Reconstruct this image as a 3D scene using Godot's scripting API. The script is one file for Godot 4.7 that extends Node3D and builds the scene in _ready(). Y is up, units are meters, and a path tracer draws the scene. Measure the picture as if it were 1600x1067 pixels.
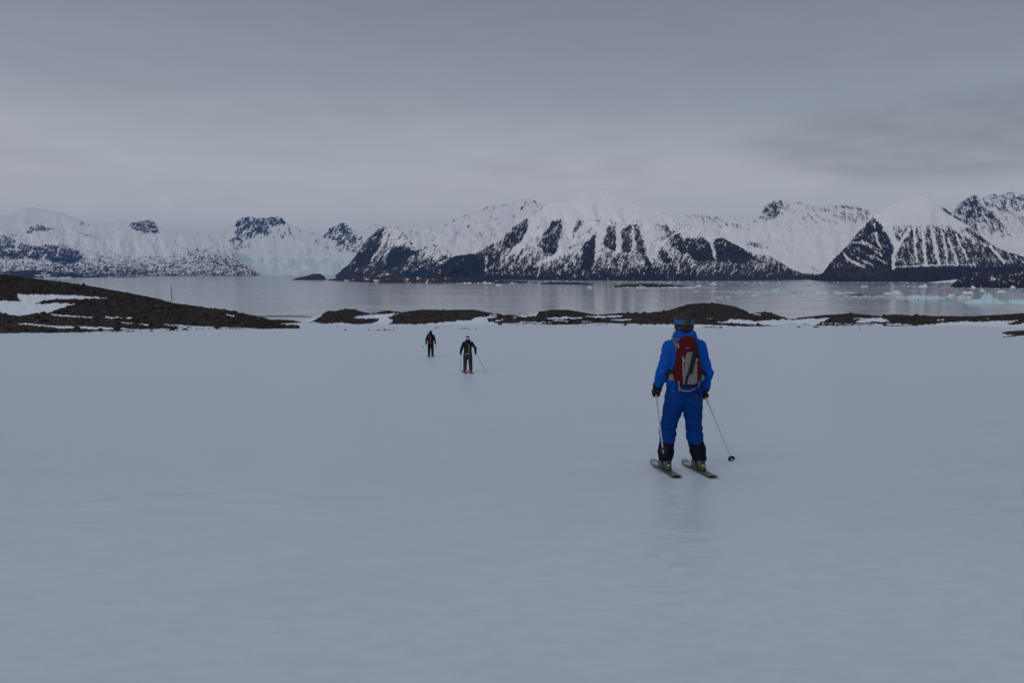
extends Node3D

# A frozen snowfield above a fjord: three skiers, moraine hills, drifting ice, mountains under an overcast sky.
# Metres, y up, sea level at y = 0, the eye 40 m above it, looking along -z.
const EYE := 40.0
const FOCAL := 1244.0          # focal length in units of the 1600-unit-wide survey grid
const DOWN := 0.0874           # how far the view is tipped down, radians
const HAZE := 0.000040

var n_fine := FastNoiseLite.new()
var n_mid := FastNoiseLite.new()
var n_big := FastNoiseLite.new()
var rng := RandomNumberGenerator.new()
var used := {}
var snow_color := Color(0.87, 0.875, 0.87)

func _ready():
	rng.seed = 7
	for p in [[n_fine, 0.28, 3, 11], [n_mid, 0.05, 3, 23], [n_big, 0.012, 4, 37]]:
		p[0].noise_type = FastNoiseLite.TYPE_SIMPLEX_SMOOTH
		p[0].frequency = p[1]
		p[0].fractal_octaves = p[2]
		p[0].seed = p[3]
	camera_and_light()
	snowfield()
	water()
	mountains()
	islands()
	hills()
	small_rocks()
	ice()
	skiers()
	marker()

func camera_and_light():
	var cam := Camera3D.new()
	cam.name = "camera"
	cam.position = Vector3(0, EYE, 0)
	cam.rotation = Vector3(-DOWN, 0, 0)
	cam.fov = 2.0 * rad_to_deg(atan(533.5 / FOCAL))
	cam.near = 0.1
	cam.far = 90000.0
	add_child(cam)
	cam.current = true
	var env := Environment.new()
	env.background_mode = Environment.BG_SKY
	env.tonemap_mode = Environment.TONE_MAPPER_LINEAR
	env.tonemap_exposure = 1.0
	env.sdfgi_enabled = true
	env.ssao_enabled = true
	env.ssil_enabled = true
	env.fog_enabled = true
	env.fog_density = HAZE
	env.fog_light_color = Color(0.44, 0.67, 1.0)
	var sky := Sky.new()
	sky.sky_material = cloudy_sky()
	env.sky = sky
	var we := WorldEnvironment.new()
	we.name = "environment"
	we.environment = env
	add_child(we)
	var sun := DirectionalLight3D.new()
	sun.name = "sun"
	sun.light_energy = 0.34
	sun.light_color = Color(1.0, 0.97, 0.94)
	sun.light_angular_distance = 45.0
	sun.shadow_enabled = true
	sun.rotation_degrees = Vector3(-28, -28, 0)
	add_child(sun)

# ---------------------------------------------------------------- sky
func cloudy_sky() -> PanoramaSkyMaterial:
	var w := 1600
	var h := 800
	var im := Image.create(w, h, false, Image.FORMAT_RGBF)
	var ramp := [[0.0, Vector3(0.525, 0.537, 0.545)], [3.5, Vector3(0.515, 0.530, 0.545)], [7.5, Vector3(0.450, 0.472, 0.500)], [11.0, Vector3(0.320, 0.350, 0.396)], [15.0, Vector3(0.258, 0.284, 0.337)], [19.0, Vector3(0.216, 0.240, 0.300)], [30.0, Vector3(0.215, 0.240, 0.300)], [55.0, Vector3(0.27, 0.30, 0.36)], [90.0, Vector3(0.30, 0.33, 0.39)]]
	var c1 := FastNoiseLite.new(); c1.noise_type = FastNoiseLite.TYPE_SIMPLEX_SMOOTH; c1.frequency = 1.0; c1.fractal_octaves = 5; c1.seed = 5
	# cloud banks: azimuth and height of the middle, half sizes (degrees), share of light that they take
	var banks := [[1.0, 7.5, 4.2, 1.3, 0.06], [8.0, 7.4, 2.5, 0.6, 0.05], [-11.0, 11.0, 1.6, 0.22, 0.04], [25.2, 10.2, 0.75, 0.3, 0.07], [-17.0, 8.0, 3.0, 0.5, 0.03], [-30.5, 7.2, 4.5, 0.6, 0.04], [-23.5, 4.6, 0.9, 0.6, -0.045], [-28.2, 4.2, 0.8, 0.5, -0.04]]
	for y in h:
		var el := 90.0 - (y + 0.5) / h * 180.0
		if el < -1.0:
			for x in w:
				im.set_pixel(x, y, Color(0.26, 0.29, 0.345))
			continue
		var e: float = maxf(el, 0.0)
		var cy := sin(deg_to_rad(e))
		for x in w:
			var az := wrapf((x + 0.5) / w * 360.0, -180.0, 180.0)   # the first column looks along -z
			var a := deg_to_rad(az)
			var d := Vector3(sin(a) * cos(deg_to_rad(e)), cy, -cos(a) * cos(deg_to_rad(e)))
			var q := Vector3(d.x * 2.2, d.y * 10.0, d.z * 2.2)
			var n := c1.get_noise_3dv(q)
			var m := c1.get_noise_3d(d.x * 7.0 + 9.0, d.y * 42.0, d.z * 7.0)
			var mm := c1.get_noise_3d(d.x * 19.0 + 5.0, d.y * 75.0, d.z * 19.0) if e < 25.0 else 0.0
			# the dark layer starts higher on the left than on the right
			var ee := clampf(e + 1.7 * n - 2.0 * (cos(a + 1.2) - 0.3) * smoothstep(3.0, 12.0, e), 0.0, 90.0)
			var k := 0
			while k < ramp.size() - 2 and ramp[k + 1][0] < ee:
				k += 1
			var c: Vector3 = ramp[k][1].lerp(ramp[k + 1][1], clampf((ee - ramp[k][0]) / (ramp[k + 1][0] - ramp[k][0]), 0, 1))
			var f := 1.0 + 0.05 * n + 0.04 * m + 0.018 * mm
			for b in banks:
				var dx: float = (az - b[0]) / b[2]
				var dy: float = (e - b[1]) / b[3]
				if absf(dx) < 1.6 and absf(dy) < 1.6:
					f *= 1.0 - b[4] * smoothstep(1.3, 0.2, sqrt(dx * dx + dy * dy) + 0.5 * m + 0.25 * n)
			if az > 6.0 and az < 80.0 and e < 16.0:   # the long wedge of grey cloud
				var t := smoothstep(10.0, 26.0, az) * smoothstep(80.0, 50.0, az)
				var lo := lerpf(8.2, 5.4, t) + 0.35 * m
				var hi := lerpf(8.9, 10.4, t) + 0.9 * m + 0.5 * n
				var g := smoothstep(lo - 0.4, lo + 1.1, e) * smoothstep(hi + 1.3, hi - 1.6, e)
				f *= 1.0 - 0.23 * g * (1.0 + 0.5 * m + 0.4 * mm) * smoothstep(7.0, 24.0, az) * smoothstep(80.0, 55.0, az)
			im.set_pixel(x, y, Color(c.x * f, c.y * f, c.z * f))
	var pm := PanoramaSkyMaterial.new()
	pm.panorama = ImageTexture.create_from_image(im)
	return pm

# ---------------------------------------------------------------- survey helpers
func ray(px: float, py: float) -> Vector3:   # direction with one metre of depth
	var up := 533.5 - py
	var fwd := FOCAL * cos(DOWN) + up * sin(DOWN)
	return Vector3((px - 800.0) / fwd, (up * cos(DOWN) - FOCAL * sin(DOWN)) / fwd, -1.0)

func at(px: float, py: float, depth: float) -> Vector3:
	return Vector3(0, EYE, 0) + ray(px, py) * depth

func sea_depth(py: float) -> float:
	return clampf(EYE / maxf(-ray(800, py).y, 0.0001), 10.0, 60000.0)

func linecurve(a: Array, x: float) -> float:
	if x <= a[0]: return a[1]
	var k := 0
	while k < a.size() - 2:
		if x < a[k + 2]:
			return lerpf(a[k + 1], a[k + 3], (x - a[k]) / (a[k + 2] - a[k]))
		k += 2
	return a[a.size() - 1]

func softcurve(a: Array, x: float, w: float) -> float:
	var s := 0.0
	for k in 7:
		s += linecurve(a, x + w * (k - 3) / 3.0)
	return s / 7.0

var profile := []
func ground_at(x: float, depth: float) -> float:
	if profile.is_empty():
		for p in [[9.27, 738.0], [12.0, 702.5], [20.0, 641.0], [40.0, 587.5], [56.0, 557.5], [85.0, 530.0], [113.0, 514.5], [137.0, 504.5], [185.0, 499.0]]:
			profile.append_array([p[0], at(800, p[1], p[0]).y])
		profile = [-60.0, EYE + 0.6, -15.0, EYE - 1.0, 0.0, EYE - 1.62, 6.6, EYE - 1.98] + profile + [270.0, EYE - 26.0, 420.0, -4.0, 700.0, -12.0]
	var h := softcurve(profile, depth, clampf(absf(depth) * 0.34, 1.5, 18.0))
	h += 0.05 * n_big.get_noise_2d(x * 2.5, depth * 2.5) * smoothstep(2.0, 30.0, depth)
	h += 0.006 * n_mid.get_noise_2d(x * 3.0, depth * 7.0)
	if depth < 16.0:     # wind-carved ripples in patches
		h += 0.030 * smoothstep(0.02, 0.3, n_big.get_noise_2d(x * 11.0 + 40.0, depth * 16.0)) * n_mid.get_noise_2d(x * 13.0, depth * 34.0 + x * 6.0) * smoothstep(16.0, 7.0, depth)
	return h

func ground_depth(px: float, py: float) -> float:
	var lo := 5.0
	var hi := 230.0
	for k in 30:
		var d := (lo + hi) * 0.5
		var p := at(px, py, d)
		if p.y > ground_at(p.x, d): lo = d
		else: hi = d
	return (lo + hi) * 0.5

# ---------------------------------------------------------------- naming and materials
func numbered(called: String) -> String:
	if not used.has(called):
		used[called] = 0
		return called
	used[called] += 1
	return "%s_%03d" % [called, used[called]]

func thing(called: String, label: String, category: String, where := Vector3.ZERO, group := "") -> Node3D:
	var o := Node3D.new()
	o.name = numbered(called)
	add_child(o)
	o.position = where
	o.set_meta("label", label)
	o.set_meta("category", category)
	if group: o.set_meta("group", group)
	return o

func part(called: String, mesh: Mesh, m: Material, parent: Node) -> MeshInstance3D:
	var o := MeshInstance3D.new()
	o.name = called
	o.mesh = mesh
	o.material_override = m
	parent.add_child(o, true)
	return o

func structure(called: String, label: String, mesh: Mesh, m: Material, kind := "structure") -> MeshInstance3D:
	var o := part(numbered(called), mesh, m, self)
	o.set_meta("label", label)
	o.set_meta("kind", kind)
	return o

func lin(r: float, g: float, b: float) -> Color:
	return Color(r, g, b).linear_to_srgb()

func paint(r: float, g: float, b: float, rough := 0.7, metal := 0.0) -> StandardMaterial3D:
	var m := StandardMaterial3D.new()
	m.albedo_color = lin(r, g, b)
	m.roughness = rough
	m.metallic = metal
	return m

func tinted(rough: float) -> StandardMaterial3D:
	var m := StandardMaterial3D.new()
	m.vertex_color_use_as_albedo = true
	m.roughness = rough
	m.metallic_specular = 0.2
	return m

func noise_image(size: int, freq: float, seed_: int, oct := 4, sx := 1.0) -> Image:
	# tileable noise, stretched along x by a whole factor
	var n := FastNoiseLite.new()
	n.noise_type = FastNoiseLite.TYPE_SIMPLEX_SMOOTH
	n.frequency = freq
	n.fractal_octaves = oct
	n.seed = seed_
	var im := n.get_seamless_image(int(size / sx), size)
	if sx != 1.0: im.resize(size, size, Image.INTERPOLATE_CUBIC)
	return im

func normal_texture(im: Image, strength: float) -> ImageTexture:
	var c: Image = im.duplicate()
	c.convert(Image.FORMAT_RGBA8)
	c.bump_map_to_normal_map(strength)
	return ImageTexture.create_from_image(c)

func mesh_of(v: PackedVector3Array, n: PackedVector3Array, idx: PackedInt32Array, col = null, uv = null) -> ArrayMesh:
	var a := []
	a.resize(Mesh.ARRAY_MAX)
	a[Mesh.ARRAY_VERTEX] = v
	a[Mesh.ARRAY_NORMAL] = n
	a[Mesh.ARRAY_INDEX] = idx
	if col != null: a[Mesh.ARRAY_COLOR] = col
	if uv != null: a[Mesh.ARRAY_TEX_UV] = uv
	var m := ArrayMesh.new()
	m.add_surface_from_arrays(Mesh.PRIMITIVE_TRIANGLES, a)
	return m

# a grid of nx columns (left to right) and ny rows (far or high first)
func sheet(v: PackedVector3Array, nx: int, ny: int, col = null, uv = null) -> ArrayMesh:
	var n := PackedVector3Array()
	n.resize(v.size())
	var idx := PackedInt32Array()
	for j in ny:
		var ju := maxi(j - 1, 0) * nx
		var jd := mini(j + 1, ny - 1) * nx
		for i in nx:
			n[j * nx + i] = (v[j * nx + mini(i + 1, nx - 1)] - v[j * nx + maxi(i - 1, 0)]).cross(v[ju + i] - v[jd + i]).normalized()
			if i < nx - 1 and j < ny - 1:
				var a := j * nx + i
				idx.append_array([a, a + 1, a + nx, a + 1, a + nx + 1, a + nx])
	return mesh_of(v, n, idx, col, uv)

# ---------------------------------------------------------------- the ground and the sea
func snowfield():
	var ds := []
	var d := 430.0
	while d > -60.0:
		ds.append(d)
		d -= clampf(absf(d) * 0.022, 0.10, 6.0)
	var nx := 241
	var v := PackedVector3Array()
	var uv := PackedVector2Array()
	for dd in ds:
		var half: float = 45.0 + 0.95 * maxf(dd, 0.0)
		for i in nx:
			var t := i / (nx - 1.0) * 2.0 - 1.0
			var x := half * (0.35 * t + 0.65 * t * t * t)
			v.append(Vector3(x, ground_at(x, dd), -dd))
			uv.append(Vector2(x, dd))
	var m := StandardMaterial3D.new()
	var base := noise_image(1024, 0.008, 71, 5, 2.0)
	var fine := noise_image(1024, 0.07, 72, 4, 2.0)
	var grain := noise_image(1024, 0.22, 73, 3, 2.0)
	# bare blue ice shows through the wind-packed snow in streaks
	var al := Image.create(1024, 1024, false, Image.FORMAT_RGB8)
	var ro := Image.create(1024, 1024, false, Image.FORMAT_RGB8)
	for y in 1024:
		for x in 1024:
			var b := base.get_pixel(x, y).r
			var f := fine.get_pixel(x, y).r
			var gr := grain.get_pixel(x, y).r
			var k := clampf((b - 0.5) * 0.40 + 0.5 + 0.6 * (f - 0.5) + 0.7 * (gr - 0.5) - 0.5 * smoothstep(0.60, 0.74, f) * smoothstep(0.5, 0.62, b), 0, 1)
			var c := lin(0.608, 0.692, 0.775).lerp(lin(0.668, 0.748, 0.822), smoothstep(0.2, 0.8, k))
			al.set_pixel(x, y, c)
			var r := lerpf(0.35, 0.52, smoothstep(0.3, 0.75, k))
			ro.set_pixel(x, y, Color(r, r, r))
	m.albedo_texture = ImageTexture.create_from_image(al)
	m.roughness_texture = ImageTexture.create_from_image(ro)
	m.roughness = 1.0
	m.metallic_specular = 0.5
	m.uv1_scale = Vector3(1.0 / 23.0, 1.0 / 19.0, 1)
	var nm: Image = base.duplicate()
	for y in 1024:
		for x in 1024:
			var q := 0.45 * base.get_pixel(x, y).r + 0.4 * fine.get_pixel(x, y).r + 0.15 * grain.get_pixel(x, y).r
			nm.set_pixel(x, y, Color(q, q, q))
	m.normal_enabled = true
	m.normal_texture = normal_texture(nm, 2.2)
	m.normal_scale = 0.11
	structure("snow_ground", "wind polished snow and ice slope running down to the hills", sheet(v, nx, ds.size(), null, uv), m)

func water():
	var v := PackedVector3Array()
	var uv := PackedVector2Array()
	for z in [-60000.0, -20000.0, -6000.0, -2000.0, -700.0, -250.0]:
		for i in 9:
			var x: float = (i - 4) / 4.0 * 50000.0
			v.append(Vector3(x, 0, z))
			uv.append(Vector2(x, -z))
	var m := StandardMaterial3D.new()
	m.albedo_color = lin(0.31, 0.33, 0.355)   # milky with glacier silt
	var im := noise_image(512, 0.02, 91, 5, 4.0)
	var ro := Image.create(512, 512, false, Image.FORMAT_RGB8)
	for y in 512:
		for x in 512:
			var r := lerpf(0.12, 0.19, smoothstep(0.25, 0.75, im.get_pixel(x, y).r))
			ro.set_pixel(x, y, Color(r, r, r))
	m.roughness = 1.0
	m.roughness_texture = ImageTexture.create_from_image(ro)
	m.metallic_specular = 1.0
	m.uv1_scale = Vector3(1.0 / 900.0, 1.0 / 420.0, 1)
	m.normal_enabled = true
	m.normal_texture = normal_texture(noise_image(512, 0.05, 92, 3, 2.0), 1.0)
	m.normal_scale = 0.10
	structure("water", "calm grey fjord water with drifting ice", sheet(v, 9, 6, null, uv), m)

# ---------------------------------------------------------------- slopes: mountains, islands and hills
func stamp(feats: Array, kinds: String, x0: int, y0: int, w: int, h: int) -> PackedFloat32Array:
	var f := PackedFloat32Array()
	f.resize(w * h)
	for q in feats:
		if not kinds.contains(q[0]): continue
		var poly: bool = q[0] == "p" or q[0] == "b"
		var amt: float = q[1]
		var soft: float = q[2]
		var a: Array = q[3]
		var st := 2 if poly else 3
		var cnt := a.size() / st
		var lo := Vector2(1e9, 1e9)
		var hi := Vector2(-1e9, -1e9)
		for k in cnt:
			var r: float = 0.0 if poly else a[k * st + 2]
			lo = lo.min(Vector2(a[k * st] - r, a[k * st + 1] - r))
			hi = hi.max(Vector2(a[k * st] + r, a[k * st + 1] + r))
		for y in range(maxi(int(lo.y - soft) - y0, 0), mini(int(hi.y + soft) + 2 - y0, h)):
			for x in range(maxi(int(lo.x - soft) - x0, 0), mini(int(hi.x + soft) + 2 - x0, w)):
				var p := Vector2(x + x0, y + y0)
				var sd := -1e9
				var inside := false
				for k in cnt:
					var k2 := (k + 1) % cnt
					if not poly and k2 == 0 and cnt > 1: break
					var A := Vector2(a[k * st], a[k * st + 1])
					var B := Vector2(a[k2 * st], a[k2 * st + 1])
					var ab := B - A
					var t := clampf((p - A).dot(ab) / maxf(ab.length_squared(), 0.001), 0, 1)
					var dist := (p - A - ab * t).length()
					if poly:
						sd = maxf(sd, -dist)
						if (A.y > p.y) != (B.y > p.y) and p.x < (B.x - A.x) * (p.y - A.y) / (B.y - A.y) + A.x: inside = not inside
					else:
						sd = maxf(sd, lerpf(a[k * st + 2], a[k2 * st + 2], t) - dist)
				if poly and inside: sd = -sd
				f[y * w + x] += amt * clampf(0.5 + sd / soft, 0, 1)
	return f

var last_points := []    # [position, bareness] of the slope built last, for scattering stones

func slope(called: String, label: String, o: Dictionary) -> MeshInstance3D:
	var crest: Array = o.crest
	var base: Array = o.base
	var x0: float = o.get("x0", crest[0])
	var x1: float = o.get("x1", crest[crest.size() - 2])
	var step: float = o.get("step", 1.0)
	var rows: int = o.get("rows", 60)
	var backs: Array = o.get("backs", [0, o.get("back", 100.0)])     # metres from foot to crest, along x
	var back := 0.0
	var jag: float = o.get("jag", 1.0)
	var smooth: float = o.get("smooth", 2.0)
	var rel: float = o.get("relief", 60.0)
	var bands: Array = o.bands
	var amp: float = o.get("amp", 0.8)
	var mid: float = o.get("mid", 0.5)
	var turn: float = o.get("turn", 0.0)         # lean of the streaks
	var sx: float = o.get("sx", 1.0)
	var sy: float = o.get("sy", 1.0)
	var edge: float = o.get("edge", 0.12)
	var rock: Color = o.get("rock", Color(0.023, 0.023, 0.026))
	var brown: Color = o.get("brown", Color(0.043, 0.036, 0.034))
	var snow: Color = o.get("snow", snow_color)
	var seed_: float = o.get("seed", 0.0)
	var bulge: float = o.get("bulge", 1.0)
	var foot: String = o.get("foot", "sea")
	var nx := int((x1 - x0) / step) + 1
	var ys := []
	var yb := []
	var jags := []
	var top := 1e9
	var bot := -1e9
	var db := []
	for i in nx:
		var x := x0 + i * step
		var yc := softcurve(crest, x, smooth)
		var jg := jag * (n_fine.get_noise_2d(x * 1.1 + seed_, 3.0) + 0.8 * n_mid.get_noise_2d(x * 1.6 + seed_, 9.0))
		var yy := softcurve(base, x, smooth)
		yc = minf(yc, yy - 0.3)
		ys.append(yc)
		jags.append(jg if yc < yy - 3.0 else 0.0)
		yb.append(yy)
		top = minf(top, yc)
		bot = maxf(bot, yy)
		if foot == "sea": db.append(sea_depth(yy))
		elif foot == "ground": db.append(ground_depth(x, yy))
		else: db.append(linecurve(o.d, x))
	var wide_slope := foot == "sea" or foot == "far"
	var tallest := 1.0
	for i in nx: tallest = maxf(tallest, yb[i] - ys[i])
	var rx := int(x0) - 4
	var ry := int(top) - 4
	var rw := int(x1 - x0) + 9
	var rh := int(bot - top) + 9
	var field := stamp(o.get("feats", []), "ps", rx, ry, rw, rh)
	var browns := stamp(o.get("feats", []), "b", rx, ry, rw, rh)
	var ny := rows + 5
	var v := PackedVector3Array()
	var col := PackedColorArray()
	v.resize(nx * ny)
	col.resize(nx * ny)
	var ct := cos(turn)
	var sn := sin(turn)
	last_points = []
	for i in nx:
		var x := x0 + i * step
		back = linecurve(backs, x)
		for j in range(3, ny - 1):
			var t := (j - 3.0) / (rows - 0.0)
			var y: float = lerpf(ys[i], yb[i], t) + jags[i] * pow(maxf(1.0 - t * 7.0, 0.0), 2.0)
			if o.has("ragged"): y += float(o.ragged) * (n_fine.get_noise_2d(x * 1.3 + seed_, 77.0) + n_mid.get_noise_2d(x + seed_, 55.0)) * pow(maxf(1.0 - (1.0 - t) * 9.0, 0.0), 2.0)
			# bare rock or snow
			var wx := x + 2.2 * n_mid.get_noise_2d(x * 2.0 + seed_, y * 2.0)
			var wy := y + 1.6 * n_mid.get_noise_2d(x * 2.0 + 300.0, y * 2.0 + seed_)
			var fx := clampi(int(wx - rx), 0, rw - 1)
			var fy := clampi(int(wy - ry), 0, rh - 1)
			var u := (x * ct + y * sn) * sx
			var w := (-x * sn + y * ct) * sy
			var nf := 1.25 * n_fine.get_noise_2d(u + seed_, w) + 1.05 * n_fine.get_noise_2d(u * 0.85 + seed_ + 900.0, w * 0.28)
			var nm := 1.7 * n_mid.get_noise_2d(u * 1.3 + seed_, w * 1.3 + 50.0)
			var val := linecurve(bands, y) + field[fy * rw + fx] + amp * nf + mid * nm
			var bare := smoothstep(-edge, edge, val)
			var br := clampf(browns[fy * rw + fx] + 0.3 * nm + 0.12 * nf, 0, 1)
			var rc := rock.lerp(brown, br)
			var tone := maxf(1.0 + 0.36 * nf + 0.25 * nm, 0.3)
			rc = Color(rc.r * tone, rc.g * tone, rc.b * tone)
			var sc := snow
			if o.has("ice"): sc = snow.lerp(o.ice, clampf(0.5 + 0.45 * nf + 0.35 * nm, 0, 1) * smoothstep(0.0, 0.35, t + 0.15 * nm))
			col[j * nx + i] = sc.lerp(rc, bare)
			# depth: foot to crest, with ribs and gullies
			# far slopes lean back evenly with height, near mounds are rounded
			var g: float = pow(clampf((yb[i] - y) / tallest, 0.0, 1.2), bulge) if wide_slope else pow(1.0 - t, bulge)
			var rib := 0.5 + n_mid.get_noise_2d(x * 0.6 + seed_, y * 0.45 + 80.0) + 0.10 * bare * n_fine.get_noise_2d(x + seed_, y * 0.6)
			var fade := sin(clampf(t, 0.02, 0.98) * PI)
			var dep: float = db[i] + back * g + rel * (rib - 0.5) * fade - 0.10 * rel * bare * fade
			v[j * nx + i] = at(x, y, maxf(dep, db[i] * 0.9))
			if o.has("stones") and bare > 0.7: last_points.append(v[j * nx + i])
		# behind the crest the ground falls away again; in front the foot goes on under the surface
		var cp: Vector3 = v[3 * nx + i]
		var low: float = 0.0 if foot == "sea" or foot == "far" else cp.y - 12.0
		for k in 3:
			var q: float = [1.0, 0.6, 0.2][k]
			var p := cp * Vector3(1, 0, 1) * (1.0 + q * back / maxf(-cp.z, 1.0))
			v[k * nx + i] = Vector3(p.x, lerpf(cp.y, low - 2.0, pow(q, 1.4)), p.z)
			col[k * nx + i] = snow
		var f := v[(ny - 2) * nx + i]
		v[(ny - 1) * nx + i] = Vector3(f.x, f.y - (25.0 if foot == "sea" or foot == "far" else 1.2), f.z + (30.0 if foot == "sea" or foot == "far" else 0.8))
		col[(ny - 1) * nx + i] = col[(ny - 2) * nx + i]
	return structure(called, label, sheet(v, nx, ny, col), tinted(o.get("rough", 0.9)))

func mountains():
	var far := {"foot": "far", "jag": 1.4, "relief": 70.0, "back": 1500.0, "rows": 70, "rough": 0.95}
	# the far ridges first, then those that stand before them
	slope("mountain", "snowy shoulder sloping up behind the central mountain's left ridge", far.merged({"seed": 400.0, "d": [595, 7600], "relief": 90.0,
		"crest": [590, 360, 595, 357, 620, 355, 640, 355, 660, 353, 680, 351, 695, 346, 720, 338, 740, 330, 760, 322, 780, 320, 797, 318, 803, 314, 812, 312, 820, 311, 832, 311, 840, 317, 850, 320, 880, 328], "base": [590, 412, 880, 412],
		"bands": [300, -0.8, 352, -0.85, 366, -0.65, 380, -1.0, 420, -1.2], "amp": 0.7, "turn": 0.5, "sx": 1.3, "edge": 0.3,
		"feats": [["s", 0.85, 2.0, [803, 318, 1.5, 800, 327, 1.0]], ["s", 0.9, 2.0, [822, 315, 2.0, 815, 326, 1.5]], ["s", 1.0, 2.0, [834, 312, 1.5, 838, 319, 2.0, 840, 326, 1]], ["s", 1.1, 2.0, [853, 321, 2.5, 838, 335, 2.0]], ["s", 0.8, 2.0, [726, 336, 2, 732, 338, 1.5]], ["s", 0.8, 1.5, [755, 327, 0.8, 761, 323, 1.0]], ["s", 0.7, 2.0, [710, 344, 1, 702, 347, 1]], ["s", 0.7, 1.5, [680, 351.5, 0.7, 695, 350, 0.8]], ["s", 0.8, 2.0, [731, 354, 1.6, 736, 352, 1]], ["s", 0.7, 2.0, [802, 336, 1, 804, 342, 1]]]}, true))
	slope("mountain", "hazy snow ridge with a speckled rock peak right of the central mountain", far.merged({"seed": 600.0, "d": [1040, 5400],
		"crest": [1040, 352, 1062, 341, 1072, 336, 1090, 335, 1100, 336, 1120, 338, 1140, 337, 1155, 340, 1175, 345, 1185, 341, 1190, 330, 1200, 317, 1212, 312, 1225, 314, 1237, 317, 1250, 315, 1258, 320, 1275, 323, 1290, 322, 1312, 321, 1325, 319.5, 1340, 322, 1350, 327, 1365, 330, 1400, 344], "base": [1040, 433, 1400, 433], "rows": 110,
		"bands": [300, -0.5, 345, -0.7, 370, -1.2, 425, -1.3, 428, 0.1, 432, 0.8], "amp": 0.75, "mid": 0.45, "turn": -0.6, "sx": 1.6, "sy": 1.0, "edge": 0.3,
		"feats": [["p", 0.85, 4, [1186, 341, 1195, 323, 1210, 312, 1225, 314, 1222, 328, 1208, 343]], ["p", 0.40, 5, [1070, 336, 1110, 336, 1172, 355, 1172, 360, 1110, 352]], ["p", 1.12, 3, [1168, 382, 1175, 376, 1190, 379, 1203, 388, 1180, 387]], ["p", 0.36, 6, [1270, 323, 1364, 324, 1362, 345, 1320, 345]], ["s", 0.7, 2.0, [1262, 332, 1, 1278, 350, 1.2]], ["s", 0.6, 2.0, [1272, 330, 1, 1298, 356, 1]], ["s", 0.5, 2, [1330, 340, 1, 1345, 358, 1]], ["p", 1.04, 3, [1264, 415, 1275, 417, 1288, 424, 1268, 425]], ["s", 0.6, 3, [1250, 316, 1.5, 1275, 322, 1.5]], ["s", 0.6, 3, [1312, 322, 1.5, 1350, 327, 1.5]]]}, true))
	slope("mountain", "rugged grey peak with snow streaks behind the pyramid mountain on the right", far.merged({"seed": 800.0, "d": [1455, 5000],
		"crest": [1440, 340, 1455, 330, 1468, 325, 1474, 322, 1483, 330, 1490, 332, 1500, 318, 1510, 311, 1520, 305, 1525, 305, 1532, 312, 1545, 305, 1557, 303, 1565, 305, 1578, 300, 1590, 301, 1600, 305, 1660, 298], "base": [1440, 425, 1660, 425], "rows": 100,
		"bands": [290, -0.25, 330, -0.4, 375, -1.1, 425, -1.2], "amp": 0.8, "turn": -0.7, "sx": 1.6, "edge": 0.28, "mid": 0.6,
		"feats": [["p", 0.72, 4, [1466, 326, 1476, 322, 1492, 335, 1502, 347, 1486, 342]], ["p", 0.76, 5, [1490, 338, 1505, 316, 1521, 304, 1530, 316, 1560, 340, 1583, 368, 1562, 372, 1540, 358, 1528, 350, 1535, 374, 1512, 358]], ["p", 1.28, 3, [1545, 384, 1560, 388, 1590, 398, 1612, 408, 1575, 410]], ["p", 0.24, 6, [1545, 308, 1640, 302, 1640, 345, 1565, 338]]]}, true))
	slope("mountain", "flat topped rock peak with a brown cliff above the glacier", far.merged({"seed": 100.0, "d": [335, 10400],
		"crest": [325, 372, 335, 366, 345, 361, 355, 354, 365, 349, 372, 342, 380, 340, 388, 337.5, 400, 341, 410, 341, 425, 338.5, 438, 338.5, 446, 348, 455, 352, 465, 358, 480, 362, 500, 367, 530, 380, 560, 400, 580, 407], "base": [325, 408, 580, 408],
		"bands": [330, -0.7, 365, -0.75, 382, -1.3, 410, -1.4], "amp": 0.75, "mid": 0.45, "turn": 0.3, "edge": 0.25,
		"feats": [["p", 0.96, 4, [366, 354, 372, 341, 390, 337, 447, 338, 447, 349, 428, 353, 412, 361, 396, 371, 388, 378, 389, 391, 371, 391, 358, 378, 352, 376, 366, 368]], ["b", 1.2, 4, [362, 376, 384, 370, 390, 392, 372, 392]], ["p", 0.72, 3, [411, 362, 424, 360, 420, 370, 412, 368]], ["p", 0.64, 3, [418, 376, 440, 374, 436, 380, 420, 382]], ["p", 0.64, 3, [448, 352, 456, 354, 450, 360]], ["p", 0.88, 3, [338, 398, 355, 389, 365, 383, 373, 393, 360, 399]], ["p", 0.28, 5, [400, 355, 480, 364, 460, 375, 410, 380]]]}, true))
	slope("mountain", "small sharp rock peak rising behind the glacier", far.merged({"seed": 200.0, "d": [490, 9800],
		"crest": [485, 380, 495, 374, 505, 366, 515, 356, 522, 354, 530, 350, 537, 347, 543, 351, 550, 358, 557, 362, 566, 361, 575, 355, 585, 350, 592, 351, 605, 356, 630, 370], "base": [485, 410, 630, 410],
		"bands": [330, -0.35, 375, -0.5, 392, -0.9, 400, -1.4], "amp": 0.85, "mid": 0.45, "turn": 0.5, "edge": 0.22,
		"feats": [["p", 0.68, 4, [503, 372, 515, 356, 537, 346, 548, 357, 556, 372, 563, 396, 535, 395, 517, 389, 528, 376]], ["p", -0.9, 4, [562, 360, 577, 354, 590, 351, 572, 385]]]}, true))
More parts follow.
